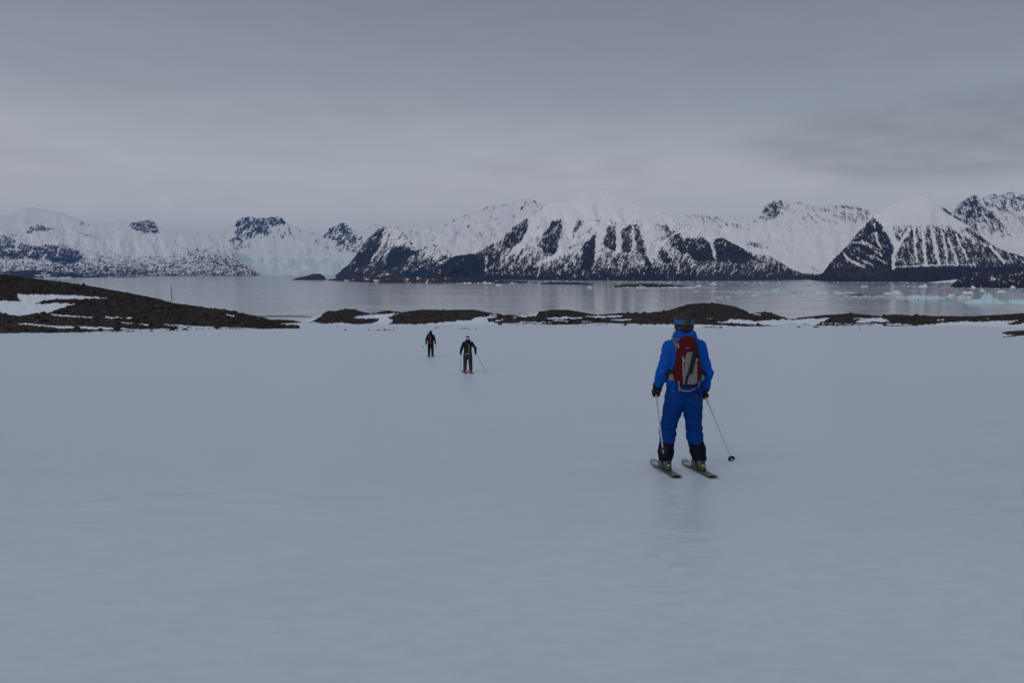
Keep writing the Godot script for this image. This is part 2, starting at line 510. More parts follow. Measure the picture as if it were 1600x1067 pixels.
	slope("glacier", "pale blue crevassed glacier front between two mountains", {"foot": "far", "seed": 50.0, "d": [320, 8600], "back": 700.0, "relief": 90.0, "rows": 60, "jag": 0.7,
		"crest": [318, 402, 345, 398, 370, 396, 420, 397, 480, 398, 530, 400, 550, 404, 575, 412], "base": [318, 430.5, 575, 430.5], "rough": 0.6,
		"bands": [390, -3.0, 424, -2.6, 430, -0.6], "sx": 0.9, "sy": 0.7, "turn": 0.5, "snow": Color(0.86, 0.90, 0.90), "ice": Color(0.58, 0.71, 0.74), "rock": Color(0.30, 0.34, 0.35)})
	slope("mountain", "long snow covered shore mountain with dark rock bands on the left", far.merged({"foot": "sea", "seed": 0.0, "back": 1900.0, "jag": 0.8, "rows": 120,
		"crest": [-40, 344, 0, 337.5, 25, 332, 40, 325, 50, 323, 58, 326, 75, 329, 95, 332, 110, 338, 125, 344, 137, 351, 150, 351, 160, 349, 180, 345, 190, 343, 198, 345, 205, 348, 215, 346, 225, 345, 232, 343, 240, 346, 248, 354, 262, 358, 290, 363, 320, 363, 340, 364, 350, 372, 354, 390, 365, 402, 385, 415, 400, 425, 408, 430], "base": [-40, 431.3, 200, 431, 408, 430.6],
		"bands": [320, -1.1, 358, -0.95, 385, -0.8, 402, -0.4, 412, -0.15, 424, 0.0, 431, 0.4], "amp": 0.8, "mid": 0.4, "step": 0.75, "sx": 1.0, "sy": 2.8, "edge": 0.36,
		"feats": [["p", 1.20, 3, [37, 364, 46, 355, 58, 350, 64, 352, 86, 356, 72, 360, 55, 361, 40, 365]], ["p", 0.80, 3, [0, 368, 18, 364, 28, 367, 5, 370]], ["p", 0.88, 3, [118, 346, 125, 344, 138, 352, 128, 351]], ["p", 1.20, 3.5, [198, 353, 207, 346, 232, 342, 241, 347, 248, 360, 245, 364, 225, 364, 206, 358]], ["p", 0.72, 3, [127, 364, 140, 365, 156, 371, 145, 371, 133, 368]], ["p", 1.08, 5, [-40, 372, 0, 370, 18, 371, 26, 380, 60, 384, 90, 381, 107, 386, 122, 393, 129, 402, 118, 411, 95, 412, 70, 405, 35, 403, -40, 402]], ["s", -1.6, 2, [70, 397, 1.5, 66, 404, 2]], ["s", -1.4, 2, [50, 390, 1, 40, 402, 1.5]], ["s", -1.2, 2, [92, 388, 1, 86, 400, 1.2]], ["s", -1.2, 2, [24, 378, 1.5, 24, 392, 1]], ["s", -1.2, 2, [5, 390, 1, 30, 390, 1]],
			["p", 0.28, 6, [285, 386, 330, 388, 350, 395, 390, 422, 300, 408]], ["p", 0.24, 6, [70, 412, 230, 418, 230, 431, 100, 430]], ["p", -0.8, 8, [130, 375, 260, 372, 290, 395, 200, 398]], ["b", 1.0, 6, [88, 380, 112, 386, 108, 396, 85, 398]]]}, true))
	slope("mountain", "dark blunt headland mountain with snow flecks beside the glacier", far.merged({"foot": "sea", "seed": 300.0, "back": 1000.0, "relief": 65.0, "rows": 90,
		"crest": [524, 430, 530, 425, 538, 418, 545, 413, 553, 403, 560, 392, 570, 378, 580, 366, 590, 357, 597, 354.5, 605, 356, 612, 354.5, 620, 355, 632, 365, 640, 375, 650, 388, 654, 391, 662, 386, 672, 383, 685, 381, 695, 388, 705, 398, 715, 410, 740, 425], "base": [524, 434, 740, 435],
		"bands": [345, -0.15, 380, -0.1, 400, 0.2, 418, 0.6, 430, 1.2], "amp": 0.85, "mid": 0.5, "turn": 0.75, "step": 0.75, "sx": 1.8, "sy": 0.85, "edge": 0.2,
		"feats": [["p", 0.76, 5, [524, 434, 545, 413, 560, 393, 575, 373, 592, 356, 600, 358, 596, 372, 590, 390, 575, 410]], ["p", 0.88, 4, [612, 388, 630, 384, 650, 392, 645, 402, 622, 416, 602, 418, 606, 398]], ["s", -1.0, 2, [603, 364, 1.6, 592, 388, 1.4, 578, 408, 1]], ["s", -0.9, 2, [645, 400, 1.3, 622, 414, 1]], ["p", -0.5, 5, [605, 356, 622, 356, 642, 385, 612, 378]], ["p", -0.5, 5, [660, 388, 686, 382, 700, 396, 680, 408, 660, 400]], ["s", -0.9, 2, [560, 398, 1, 545, 418, 1.2]], ["b", 0.9, 8, [535, 418, 575, 412, 620, 425, 620, 436, 530, 436]]]}, true))
	slope("mountain", "broad central mountain with dark ribs, snow gullies and a white dome", far.merged({"foot": "sea", "seed": 500.0, "back": 1400.0, "relief": 90.0, "rows": 180, "jag": 0.9,
		"crest": [676, 432, 683, 424, 690, 417, 700, 406, 710, 400, 745, 395, 765, 380, 787, 370, 797, 358, 815, 345, 822, 339, 835, 337, 847, 325, 855, 318, 870, 316, 885, 315, 900, 305, 913, 297, 925, 294, 940, 294, 955, 300, 975, 310, 990, 318, 1005, 323, 1030, 331, 1050, 339, 1062, 347, 1085, 352, 1107, 362, 1130, 371, 1155, 385, 1180, 397, 1205, 400, 1220, 410, 1240, 422, 1275, 433], "base": [676, 436.3, 800, 437, 1000, 438.2, 1150, 438.2, 1275, 436.5],
		"bands": [290, -1.7, 338, -1.5, 346, -0.72, 380, -0.55, 395, -0.1, 408, 0.12, 418, 0.32, 427, 0.6, 434, 1.1], "step": 0.75, "amp": 0.85, "mid": 0.45, "sx": 1.7, "sy": 0.85, "turn": 0.45, "edge": 0.16,
		"feats": [["p", 1.12, 3, [821, 338, 826, 344, 822, 362, 812, 380, 797, 388, 786, 384, 788, 368, 800, 356]], ["p", 0.56, 5, [690, 416, 712, 398, 748, 394, 768, 380, 788, 370, 790, 388, 775, 408, 750, 425, 690, 432]], ["p", 0.64, 4, [700, 402, 745, 395, 752, 430, 690, 432]],
			["p", 1.08, 3, [860, 346, 876, 339, 878, 355, 872, 380, 868, 396, 852, 394, 840, 382, 848, 370]], ["p", 0.80, 3, [905, 341, 910, 350, 900, 361, 888, 366, 886, 362, 898, 347]], ["p", 0.72, 2, [920, 344, 929, 341, 926, 345]], ["p", 0.72, 2, [930, 345, 938, 342, 934, 346]], ["p", 0.56, 3, [846, 340, 856, 338, 852, 345, 843, 348]],
			["p", 1.16, 3, [931, 362, 930, 385, 928, 407, 922, 424, 908, 420, 912, 380, 920, 374]], ["p", 1.04, 3, [950, 352, 963, 351, 962, 372, 962, 392, 945, 384, 942, 378, 947, 360]], ["p", 1.04, 3, [972, 356, 987, 350, 988, 392, 973, 394, 970, 370]], ["p", 0.92, 3, [989, 350, 998, 350, 1001, 368, 1011, 384, 1010, 396, 996, 396]], ["p", 0.80, 3, [1025, 349, 1042, 353, 1056, 362, 1040, 374, 1036, 372, 1040, 362]],
			["p", 1.04, 3, [1046, 372, 1060, 363, 1066, 372, 1098, 371, 1110, 380, 1118, 405, 1088, 408, 1076, 396, 1052, 388]], ["p", 1.04, 3, [1113, 374, 1131, 370, 1155, 384, 1180, 402, 1162, 411, 1122, 407]], ["p", 0.72, 3, [1031, 392, 1040, 390, 1050, 408, 1035, 410]], ["p", 0.56, 3, [1010, 398, 1020, 418, 1030, 428, 1005, 426]], ["p", 0.48, 4, [958, 395, 968, 395, 964, 415, 958, 410]],
			["s", -1.3, 3, [843, 330, 5, 826, 372, 6, 806, 390, 4, 790, 402, 1]], ["s", -1.3, 3, [892, 350, 6, 882, 385, 6, 868, 400, 4, 850, 408, 2]], ["s", -1.2, 3, [938, 352, 4, 934, 384, 3.5, 929, 406, 1.6]], ["s", -1.1, 2.5, [966, 354, 3, 966, 390, 3.5, 960, 400, 1]], ["s", -1.2, 2, [988, 352, 0.8, 990, 388, 2, 994, 408, 1.2]], ["s", -1.2, 4, [1014, 352, 7, 1014, 392, 5, 1018, 408, 2]], ["s", -1.0, 3, [1030, 378, 4, 1022, 400, 3]], ["s", -1.2, 2, [1110, 378, 1, 1117, 404, 1.4]], ["s", -1.1, 2, [845, 408, 1.4, 840, 430, 0.8]], ["s", -1.1, 2, [761, 404, 1.2, 758, 423, 1]], ["s", -1.0, 2, [723, 404, 1, 705, 418, 2.0, 692, 430, 1]],
			["b", 1.1, 10, [1110, 405, 1200, 400, 1280, 433, 1280, 440, 1080, 440]]]}, true))
	slope("mountain", "pyramid mountain with a white cap and straight snow chutes on the right", far.merged({"foot": "sea", "seed": 700.0, "back": 1100.0, "relief": 65.0, "rows": 180, "jag": 0.9,
		"crest": [1268, 434, 1285, 427, 1293, 418, 1298, 410, 1310, 398, 1320, 388, 1333, 374, 1345, 358, 1355, 345, 1362, 337, 1366, 331.5, 1368, 331, 1373, 334, 1380, 328, 1392, 320, 1405, 315, 1418, 312, 1425, 307, 1436, 305.5, 1447, 307, 1460, 315, 1470, 325, 1480, 333, 1492, 340, 1510, 350, 1530, 365, 1545, 378, 1560, 388, 1580, 395, 1600, 401, 1660, 416], "base": [1268, 437.5, 1300, 439.5, 1450, 440.5, 1480, 440, 1660, 438],
		"bands": [300, -1.7, 346, -1.5, 354, -0.3, 362, 0.2, 400, 0.4, 410, 0.25, 416, 0.6, 422, 1.5], "step": 0.75, "amp": 0.7, "mid": 0.4, "sx": 1.7, "sy": 0.85, "turn": -0.5, "edge": 0.16,
		"feats": [["p", 1.28, 3, [1355, 346, 1366, 331, 1372, 340, 1380, 356, 1374, 362, 1350, 362]], ["p", 0.35, 4, [1300, 412, 1345, 358, 1364, 335, 1395, 385, 1396, 416, 1345, 412]], ["s", -1.3, 2, [1330, 378, 0.8, 1350, 379, 0.9, 1378, 398, 1.2]], ["s", -1.2, 2, [1346, 375, 0.8, 1378, 392, 0.8]], ["s", -1.3, 2.5, [1318, 394, 1.6, 1327, 406, 2.2, 1350, 417, 1.2]], ["s", -1.4, 2, [1367, 350, 1.2, 1369, 372, 1.8, 1378, 388, 1]], ["s", -1.0, 2, [1340, 402, 0.8, 1364, 414, 1]], ["s", -0.9, 1.5, [1352, 366, 0.6, 1384, 386, 0.7]], ["s", -0.9, 1.5, [1336, 386, 0.6, 1366, 404, 0.7]], ["s", -0.9, 1.5, [1356, 360, 0.6, 1336, 372, 0.6, 1326, 384, 0.8]], ["s", -0.8, 1.5, [1360, 398, 0.6, 1388, 412, 0.7]],
			["s", -1.7, 3, [1386, 350, 5, 1398, 378, 4.5, 1402, 384, 4, 1396, 402, 2.5, 1396, 419, 2.5]], ["s", -1.5, 2, [1421, 358, 2.5, 1406, 380, 2.0, 1400, 388, 2]], ["s", -1.5, 2, [1429, 355, 1.6, 1430, 387, 1.5, 1434, 409, 1.5]], ["s", -1.6, 2, [1441, 356, 2.4, 1445, 394, 2, 1447, 413, 2.4]], ["s", -1.6, 2, [1457, 360, 3, 1463, 394, 3, 1468, 412, 1.8]], ["s", -1.4, 2, [1474, 365, 1.4, 1481, 411, 1.5]], ["s", -1.4, 2, [1482, 374, 1.4, 1497, 411, 2]], ["s", -1.4, 2, [1494, 366, 1.4, 1512, 405, 1.6]], ["s", -1.5, 2, [1547, 384, 1.5, 1570, 410, 2]], ["s", -1.0, 2, [1392, 352, 1, 1390, 372, 1]], ["p", -0.5, 4, [1480, 345, 1500, 352, 1540, 384, 1505, 370]],
			["s", -0.8, 2, [1400, 417, 1.5, 1450, 414, 1.5, 1530, 413, 1.2]], ["b", 0.9, 8, [1285, 432, 1305, 406, 1318, 402, 1330, 414, 1400, 420, 1400, 432]], ["b", 0.5, 8, [1402, 385, 1560, 395, 1600, 420, 1402, 420]]]}, true))

func islands():
	var low := {"foot": "sea", "rows": 26, "step": 0.7, "jag": 0.6, "smooth": 1.5, "back": 90.0, "relief": 10.0, "amp": 0.5, "mid": 0.4, "sx": 0.55, "sy": 1.6, "edge": 0.2, "rock": Color(0.032, 0.028, 0.028), "brown": Color(0.050, 0.036, 0.033)}
	slope("island", "small reddish brown rock islet before the glacier", low.merged({"seed": 10.0, "crest": [455, 437, 465, 433.5, 480, 431, 487, 428, 500, 427.5, 506, 431, 510, 436.5], "base": [455, 437.2, 510, 437.4], "bands": [420, 0.9, 440, 1.0], "feats": [["b", 0.8, 4, [470, 427, 508, 427, 508, 438, 470, 438]]]}, true))
	slope("island", "long low reddish brown island with snow patches in mid fjord", low.merged({"seed": 20.0, "jag": 0.5, "crest": [505, 437.3, 530, 434.5, 545, 433.5, 560, 431, 575, 428.5, 590, 426.5, 605, 425.8, 612, 429, 625, 432.5, 650, 432.5, 680, 432.3, 700, 434, 730, 436, 770, 437, 800, 438.5, 846, 441.3], "base": [505, 437.6, 560, 440, 600, 442, 700, 442.7, 800, 442.6, 846, 442], "bands": [420, 0.35, 438, 0.5, 441.5, 0.5, 442.6, -0.1], "feats": [["b", 0.8, 5, [560, 426, 846, 430, 846, 445, 560, 445]]]}, true))
	slope("island", "thin flat reddish skerry in the middle of the fjord", low.merged({"seed": 30.0, "jag": 0.4, "crest": [843, 443, 850, 441.3, 870, 440.4, 900, 441, 932, 444.3], "base": [843, 444, 932, 445.2], "bands": [420, 0.7, 444, 0.7, 445, 0.3], "feats": [["b", 1.0, 5, [840, 430, 940, 430, 940, 448, 840, 448]]]}, true))
	slope("island", "low dark brown islet with a white ice foot right of mid fjord", low.merged({"seed": 40.0, "jag": 0.4, "crest": [953, 448, 962, 446, 975, 444.2, 1000, 443, 1030, 443.2, 1060, 445.5, 1088, 449.2], "base": [953, 448.6, 1000, 450.2, 1088, 449.8], "bands": [420, 1.0, 447.5, 0.6, 449, -0.2, 450, -0.6]}, true))
	slope("island", "dark rocky headland with snow flecks at the right edge", low.merged({"seed": 60.0, "jag": 0.9, "rows": 50, "back": 260.0, "relief": 30.0, "sx": 0.8, "sy": 1.2, "crest": [1485, 448, 1490, 443, 1498, 436.5, 1513, 428, 1530, 426, 1552, 424.3, 1572, 427.5, 1591, 427.5, 1600, 424, 1660, 418], "base": [1485, 449, 1660, 450.5], "amp": 0.7, "bands": [415, 0.5, 440, 0.6, 446, 0.9, 450, 0.8], "rock": Color(0.020, 0.020, 0.022)}, true))
	slope("island", "flat white snow spit left of the dark headland", low.merged({"seed": 70.0, "jag": 0.3, "crest": [1450, 441.2, 1475, 438.8, 1495, 436.6, 1505, 437, 1530, 440], "base": [1450, 441.8, 1530, 442], "bands": [420, -1.0, 440.6, -0.9, 441.8, 0.4]}, true))
	slope("island", "low dark foreland with snow strips at the left edge", low.merged({"seed": 80.0, "jag": 0.5, "sx": 0.25, "crest": [-40, 424, 0, 425, 30, 422.5, 60, 421.8, 90, 424.5, 110, 427, 140, 430, 168, 432.6], "base": [-40, 434, 100, 433.8, 168, 433.2], "bands": [420, 0.3, 428, 0.3, 433, 0.5]}, true))
	slope("island", "tiny dark skerry beside the left foreland", low.merged({"seed": 90.0, "jag": 0.2, "rows": 10, "crest": [170, 433, 185, 432.2, 205, 432.3, 218, 433.1], "base": [170, 433.3, 218, 433.5], "bands": [420, 1.0, 440, 1.0]}, true))
	slope("island", "rust brown flat rock awash beside the drifting ice", low.merged({"seed": 95.0, "jag": 0.2, "rows": 12, "back": 20.0, "relief": 2.0, "crest": [1328, 461.5, 1334, 459.7, 1340, 459.2, 1347, 459.6, 1353, 461.2], "base": [1328, 462.2, 1353, 462], "bands": [420, 1.0, 480, 1.0], "rock": Color(0.11, 0.075, 0.06)}, true))
	slope("island", "narrow dark gravel spit at the near shore", low.merged({"seed": 97.0, "jag": 0.15, "rows": 8, "back": 5.0, "relief": 0.5, "crest": [396, 494.2, 420, 493.4, 470, 493.4, 486, 494], "base": [396, 494.7, 486, 494.8], "bands": [420, 1.0, 500, 1.0], "rock": Color(0.05, 0.045, 0.042)}, true))

func stones_on(points: Array, n: int, seed_: int, big: float, label: String, lift: float):
	var r := RandomNumberGenerator.new()
	r.seed = seed_
	var mm := MultiMesh.new()
	mm.transform_format = MultiMesh.TRANSFORM_3D
	mm.use_colors = true
	mm.mesh = pebble(3)
	mm.instance_count = n
	for k in n:
		var p: Vector3 = points[r.randi() % points.size()]
		var s := big * (0.12 + 0.5 * pow(r.randf(), 4.0))
		if r.randf() < 0.025: s = big * r.randf_range(0.7, 1.7)
		var b := Basis.from_euler(Vector3(r.randf_range(-0.4, 0.4), r.randf() * TAU, r.randf_range(-0.4, 0.4))).scaled(Vector3(s * r.randf_range(0.8, 1.5), s * r.randf_range(0.5, 0.9), s))
		mm.set_instance_transform(k, Transform3D(b, p + Vector3(r.randf_range(-0.1, 0.1), s * lift, r.randf_range(-0.1, 0.1))))
		var t := r.randf_range(0.5, 1.5)
		if r.randf() < 0.09: t = r.randf_range(1.8, 3.8)
		mm.set_instance_color(k, Color(0.031 * t, 0.0245 * t, 0.0205 * t))
	var o := MultiMeshInstance3D.new()
	o.name = numbered("scattered_stones")
	o.multimesh = mm
	o.material_override = tinted(0.85)
	add_child(o)
	o.set_meta("label", label)
	o.set_meta("kind", "stuff")

func pebble(seed_: int) -> ArrayMesh:
	var n := FastNoiseLite.new()
	n.seed = seed_
	n.frequency = 0.9
	var pts := PackedVector3Array()
	var rows := 5
	var cols := 7
	for j in rows + 1:
		for i in cols + 1:
			var a := -TAU * (i % cols) / cols
			var b := PI * j / rows
			var p := Vector3(sin(b) * cos(a), cos(b), sin(b) * sin(a))
			pts.append(p * (0.8 + 0.35 * n.get_noise_3dv(p * 1.6)))
	return facets(pts, cols + 1, rows + 1)

# flat-faced mesh of a grid of points
func facets(p: PackedVector3Array, nx: int, ny: int, col = null) -> ArrayMesh:
	var v := PackedVector3Array()
	var n := PackedVector3Array()
	var idx := PackedInt32Array()
	var cc := PackedColorArray()
	for j in ny - 1:
		for i in nx - 1:
			var a := j * nx + i
			for t in [[a, a + 1, a + nx], [a + 1, a + nx + 1, a + nx]]:
				var q: Vector3 = (p[t[2]] - p[t[0]]).cross(p[t[1]] - p[t[0]])
				if q.length_squared() < 1e-14: continue
				q = q.normalized()
				for k in 3:
					idx.append(v.size())
					v.append(p[t[k]])
					n.append(q)
					if col != null: cc.append(col[t[k]])
	return mesh_of(v, n, idx, cc if col != null else null)

func hills():
	var near := {"foot": "ground", "step": 0.75, "jag": 0.5, "smooth": 3.0, "amp": 0.5, "mid": 0.25, "sx": 0.6, "sy": 1.7, "edge": 0.22, "rock": Color(0.030, 0.0232, 0.019), "brown": Color(0.042, 0.031, 0.024), "rough": 0.8, "stones": true, "snow": Color(0.77, 0.83, 0.90), "bulge": 0.8}
	slope("hill", "dark stony moraine hill with a snow bowl on the left", near.merged({"seed": 5.0, "rows": 125, "backs": [-60, 62, 300, 62, 400, 26, 440, 8, 464, 1.5], "relief": 0.9, "ragged": 0.5, "sx": 0.8,
		"crest": [-60, 428, -20, 428, 0, 428, 30, 432, 55, 435.5, 110, 442, 150, 448.5, 200, 457.5, 250, 467.5, 268, 473, 300, 477, 330, 482, 349, 483, 362, 486, 380, 490, 405, 494.5, 422, 500, 440, 507, 464, 512.6], "base": [-60, 522, 0, 521, 100, 520, 200, 518.5, 265, 517.5, 330, 514.5, 420, 513.8, 464, 513.2],
		"bands": [400, 1.0, 525, 1.0],
		"feats": [["p", -2.4, 1.6, [25.5, 459, 45, 460, 80, 460, 115, 461, 165, 465, 130, 466, 110, 467, 85, 466, 68, 468.5, 53, 474, 70, 475, 85, 473, 116, 474.5, 90, 481.5, 73, 488.5, 62, 488, 50, 489, 38, 492.5, 20, 492, 8, 489, -10, 484, -60, 476, -60, 468, 0, 469.5, 20, 470, 33, 471, 26, 465]],
			["s", -2.2, 1.5, [78, 491, 0.7, 105, 493, 1.1, 142, 495.5, 0.6]], ["s", -2.2, 1.5, [163, 495.3, 0.8, 205, 496.6, 0.7]], ["s", -2.2, 1.5, [27, 505.3, 0.7, 50, 506.5, 1.3, 72, 508.6, 0.7]], ["s", -2.2, 1.5, [74, 509.5, 0.9, 100, 510.8, 1.8, 150, 512, 1.5, 195, 514, 1, 245, 516.5, 0.8]], ["s", -2.2, 1.5, [190, 503.5, 0.7, 206, 505, 0.6]], ["s", -2.2, 1.5, [216, 506.2, 0.5, 230, 506.4, 0.5]], ["s", -2.2, 1.5, [255, 507, 0.5, 290, 509.3, 1.2, 318, 511.5, 1.0, 335, 513.5, 1.2]], ["s", -2.2, 1.5, [354, 491.5, 0.8, 365, 493, 0.7]],
			["b", 0.8, 12, [-60, 488, 90, 492, 200, 500, 100, 520, -60, 520]]]}, true))
	stones_on(last_points, 12000, 1, 0.28, "grey brown stones strewn over the left moraine hill", 0.25)
	slope("hill", "low dark gravel mound at the foot of the left hill", near.merged({"seed": 15.0, "rows": 20, "back": 3.0, "relief": 0.6, "crest": [408, 504, 420, 500, 430, 499, 455, 500, 470, 503], "base": [408, 505, 440, 505.5, 470, 504], "bands": [400, 1.0, 525, 1.0], "feats": [["s", -1.2, 2, [405, 505, 1, 425, 503.5, 1.0]]]}, true))
	slope("hill", "middle row of brown moraine mounds with snow saddles between", near.merged({"seed": 25.0, "rows": 40, "back": 44.0, "relief": 0.8,
		"crest": [440, 503, 462, 502.5, 470, 501, 478, 499.5, 490, 497, 500, 493, 506, 488.5, 512, 485.3, 523, 486.5, 532, 483.6, 550, 482.8, 562, 486, 578, 489.5, 585, 490, 595, 486.3, 605, 485.2, 618, 486.5, 628, 488, 650, 484.5, 664, 483.6, 700, 484.5, 735, 483.8, 745, 484.4, 760, 487.5, 775, 489.5, 800, 492, 812, 493.3, 825, 492.8, 838, 489.5, 850, 486, 862, 484, 890, 484, 905, 487, 920, 490, 935, 491.5, 955, 490.5, 968, 488.8, 1010, 489, 1030, 492, 1050, 505], "base": [440, 508, 1050, 508.8],
		"bands": [470, -1.0, 520, -1.0],
		"feats": [["p", 2.2, 1.6, [477, 506.5, 500, 494, 512, 483, 534, 480, 562, 483, 582, 490, 570, 491.5, 553, 495, 563, 497.5, 592, 497, 588, 502, 574, 506, 553, 506.5, 535, 503.5, 510, 505.8]], ["p", 2.2, 1.6, [582, 491, 590, 486, 605, 483, 620, 485, 628, 488, 605, 490]], ["p", 2.2, 1.6, [606, 495.5, 620, 490, 635, 485, 650, 481, 735, 481, 760, 486, 778, 489, 792, 494, 765, 493.5, 745, 494.5, 735, 499, 700, 502.5, 655, 506, 606, 506.5, 612, 500]],
			["p", 2.2, 1.6, [760, 497, 775, 494.5, 800, 490, 812, 494.5, 836, 493.5, 842, 487, 860, 481, 895, 481, 920, 489, 935, 491, 955, 489, 968, 487, 1055, 487, 1055, 505, 960, 506, 900, 507.5, 800, 507, 778, 504, 764, 502]],
			["s", -2.4, 1.4, [856, 497.4, 0.8, 880, 496.4, 1.5, 908, 496.2, 1.0]], ["s", -2.4, 1.4, [862, 500.3, 0.6, 888, 501.4, 0.8]], ["s", -2.4, 1.4, [812, 502.6, 0.6, 835, 503.3, 0.9, 860, 503.4, 0.4]], ["s", -2.4, 1.4, [914, 493.8, 0.7, 940, 494.6, 1.6, 972, 493.6, 0.8]], ["s", -2.4, 1.4, [955, 499.2, 0.6, 986, 499.4, 1.0]], ["s", -2.2, 1.2, [908, 502.4, 0.6, 922, 502.2, 0.5]], ["s", -2.2, 1.2, [762, 491, 0.7, 775, 491.6, 0.6]], ["s", -2.2, 1.2, [802, 494.6, 0.6, 809, 494.6, 0.4]], ["s", -2.2, 1.2, [775, 500.5, 0.6, 785, 499, 0.5]], ["s", 1.8, 1.2, [900, 507.6, 0.4, 985, 507.2, 0.5]], ["b", 0.5, 8, [560, 495, 600, 495, 600, 507, 560, 507]]]}, true))
	stones_on(last_points, 7000, 2, 0.25, "small stones strewn over the middle moraine mounds", 0.2)
	slope("hill", "right hand rounded brown moraine hill and low bank above the shore", near.merged({"seed": 35.0, "rows": 55, "back": 40.0, "relief": 0.7,
		"crest": [990, 500, 1000, 489, 1015, 488.7, 1037, 486, 1050, 484, 1060, 480, 1075, 475.5, 1100, 473.3, 1125, 474.5, 1145, 477.5, 1160, 482.5, 1172, 488.3, 1185, 488, 1200, 487.5, 1215, 492.5, 1232, 498, 1250, 496, 1272, 494, 1287, 492, 1312, 491, 1325, 489.5, 1350, 491, 1377, 494, 1396, 491, 1420, 492.5, 1469, 494, 1518, 494, 1567, 491.5, 1591, 489.6, 1690, 485], "base": [990, 511.5, 1200, 513, 1420, 514, 1690, 516],
		"bands": [470, -1.0, 520, -1.0],
		"feats": [["p", 2.2, 1.6, [985, 484, 1037, 484, 1060, 477, 1075, 472, 1100, 470, 1125, 472, 1145, 475, 1172, 488, 1185, 486, 1200, 485, 1233, 498, 1180, 501.5, 1165, 499, 1143, 498.5, 1135, 502, 1117, 503.2, 1150, 504.5, 1190, 507, 1215, 509, 1180, 510, 1150, 509, 1100, 506.3, 985, 506]], ["s", -2.4, 1.3, [1171, 488.6, 0.5, 1180, 489.3, 1.1, 1187, 491.6, 0.8]], ["s", -1.6, 1.3, [1089, 484.7, 0.5, 1096, 484.4, 0.4]], ["s", -1.6, 1.3, [1105, 497.0, 0.5, 1113, 497.3, 0.5]],
			["p", 2.2, 1.6, [1232, 499, 1250, 495.5, 1272, 493, 1290, 490, 1327, 487, 1350, 489, 1377, 492, 1396, 488, 1420, 490, 1518, 492, 1567, 489, 1591, 487, 1690, 482, 1690, 497, 1598, 500, 1579, 500.6, 1542, 502, 1494, 502, 1469, 504, 1435, 508, 1396, 509.6, 1372, 507.4, 1282, 508.5, 1276, 507]], ["p", -2.4, 1.4, [1230, 500, 1265, 497.3, 1297, 496.4, 1290, 500, 1283, 503, 1276, 506.5, 1250, 505.5, 1225, 505]], ["p", -2.4, 1.4, [1330, 496.5, 1375, 496, 1393, 502, 1360, 503, 1335, 503.5, 1345, 500, 1357, 499.5]], ["s", -2.3, 1.2, [1280, 505.4, 0.4, 1330, 505.6, 0.6, 1380, 506.2, 0.9, 1425, 507, 0.5]], ["s", -2.2, 1.2, [1465, 499.5, 0.6, 1474, 499.4, 0.5]], ["s", -2.0, 1.2, [1530, 497.5, 0.3, 1546, 497.3, 0.4]],
			["s", 2.0, 1.2, [1098, 511, 0.4, 1140, 511.8, 0.6, 1180, 513, 0.3]], ["s", 2.0, 1.2, [1216, 509.6, 0.5, 1250, 510.8, 0.9, 1292, 511.2, 0.6]], ["s", 2.0, 1.2, [1230, 506.6, 0.3, 1266, 506.8, 0.4]], ["s", 2.0, 1.2, [1296, 511.4, 0.4, 1312, 512.4, 0.9]], ["s", 1.9, 1.2, [1319, 511, 0.3, 1331, 511.2, 0.4]], ["s", 1.9, 1.2, [1340, 512.8, 0.3, 1352, 512.4, 0.4]], ["p", 2.2, 1.3, [1573, 506.5, 1590, 501, 1690, 494, 1690, 502, 1600, 504.5, 1585, 507]]]}, true))
	stones_on(last_points, 6000, 3, 0.25, "small stones strewn over the right moraine hill", 0.2)
	slope("hill", "small bare gravel patch in the snow at the right edge", near.merged({"seed": 45.0, "rows": 24, "back": 9.0, "relief": 0.3, "jag": 0.4, "crest": [1562, 523, 1570, 518.5, 1580, 517, 1600, 516.3, 1690, 517], "base": [1562, 527.3, 1585, 526.5, 1606, 524.5, 1690, 526], "bands": [470, 1.0, 530, 1.0], "feats": [["p", -2.2, 1.4, [1555, 520, 1570, 521.5, 1584, 523.2, 1574, 525, 1555, 526]], ["s", -2.2, 1.4, [1610, 525, 1.2, 1690, 526, 1.5]]]}, true))

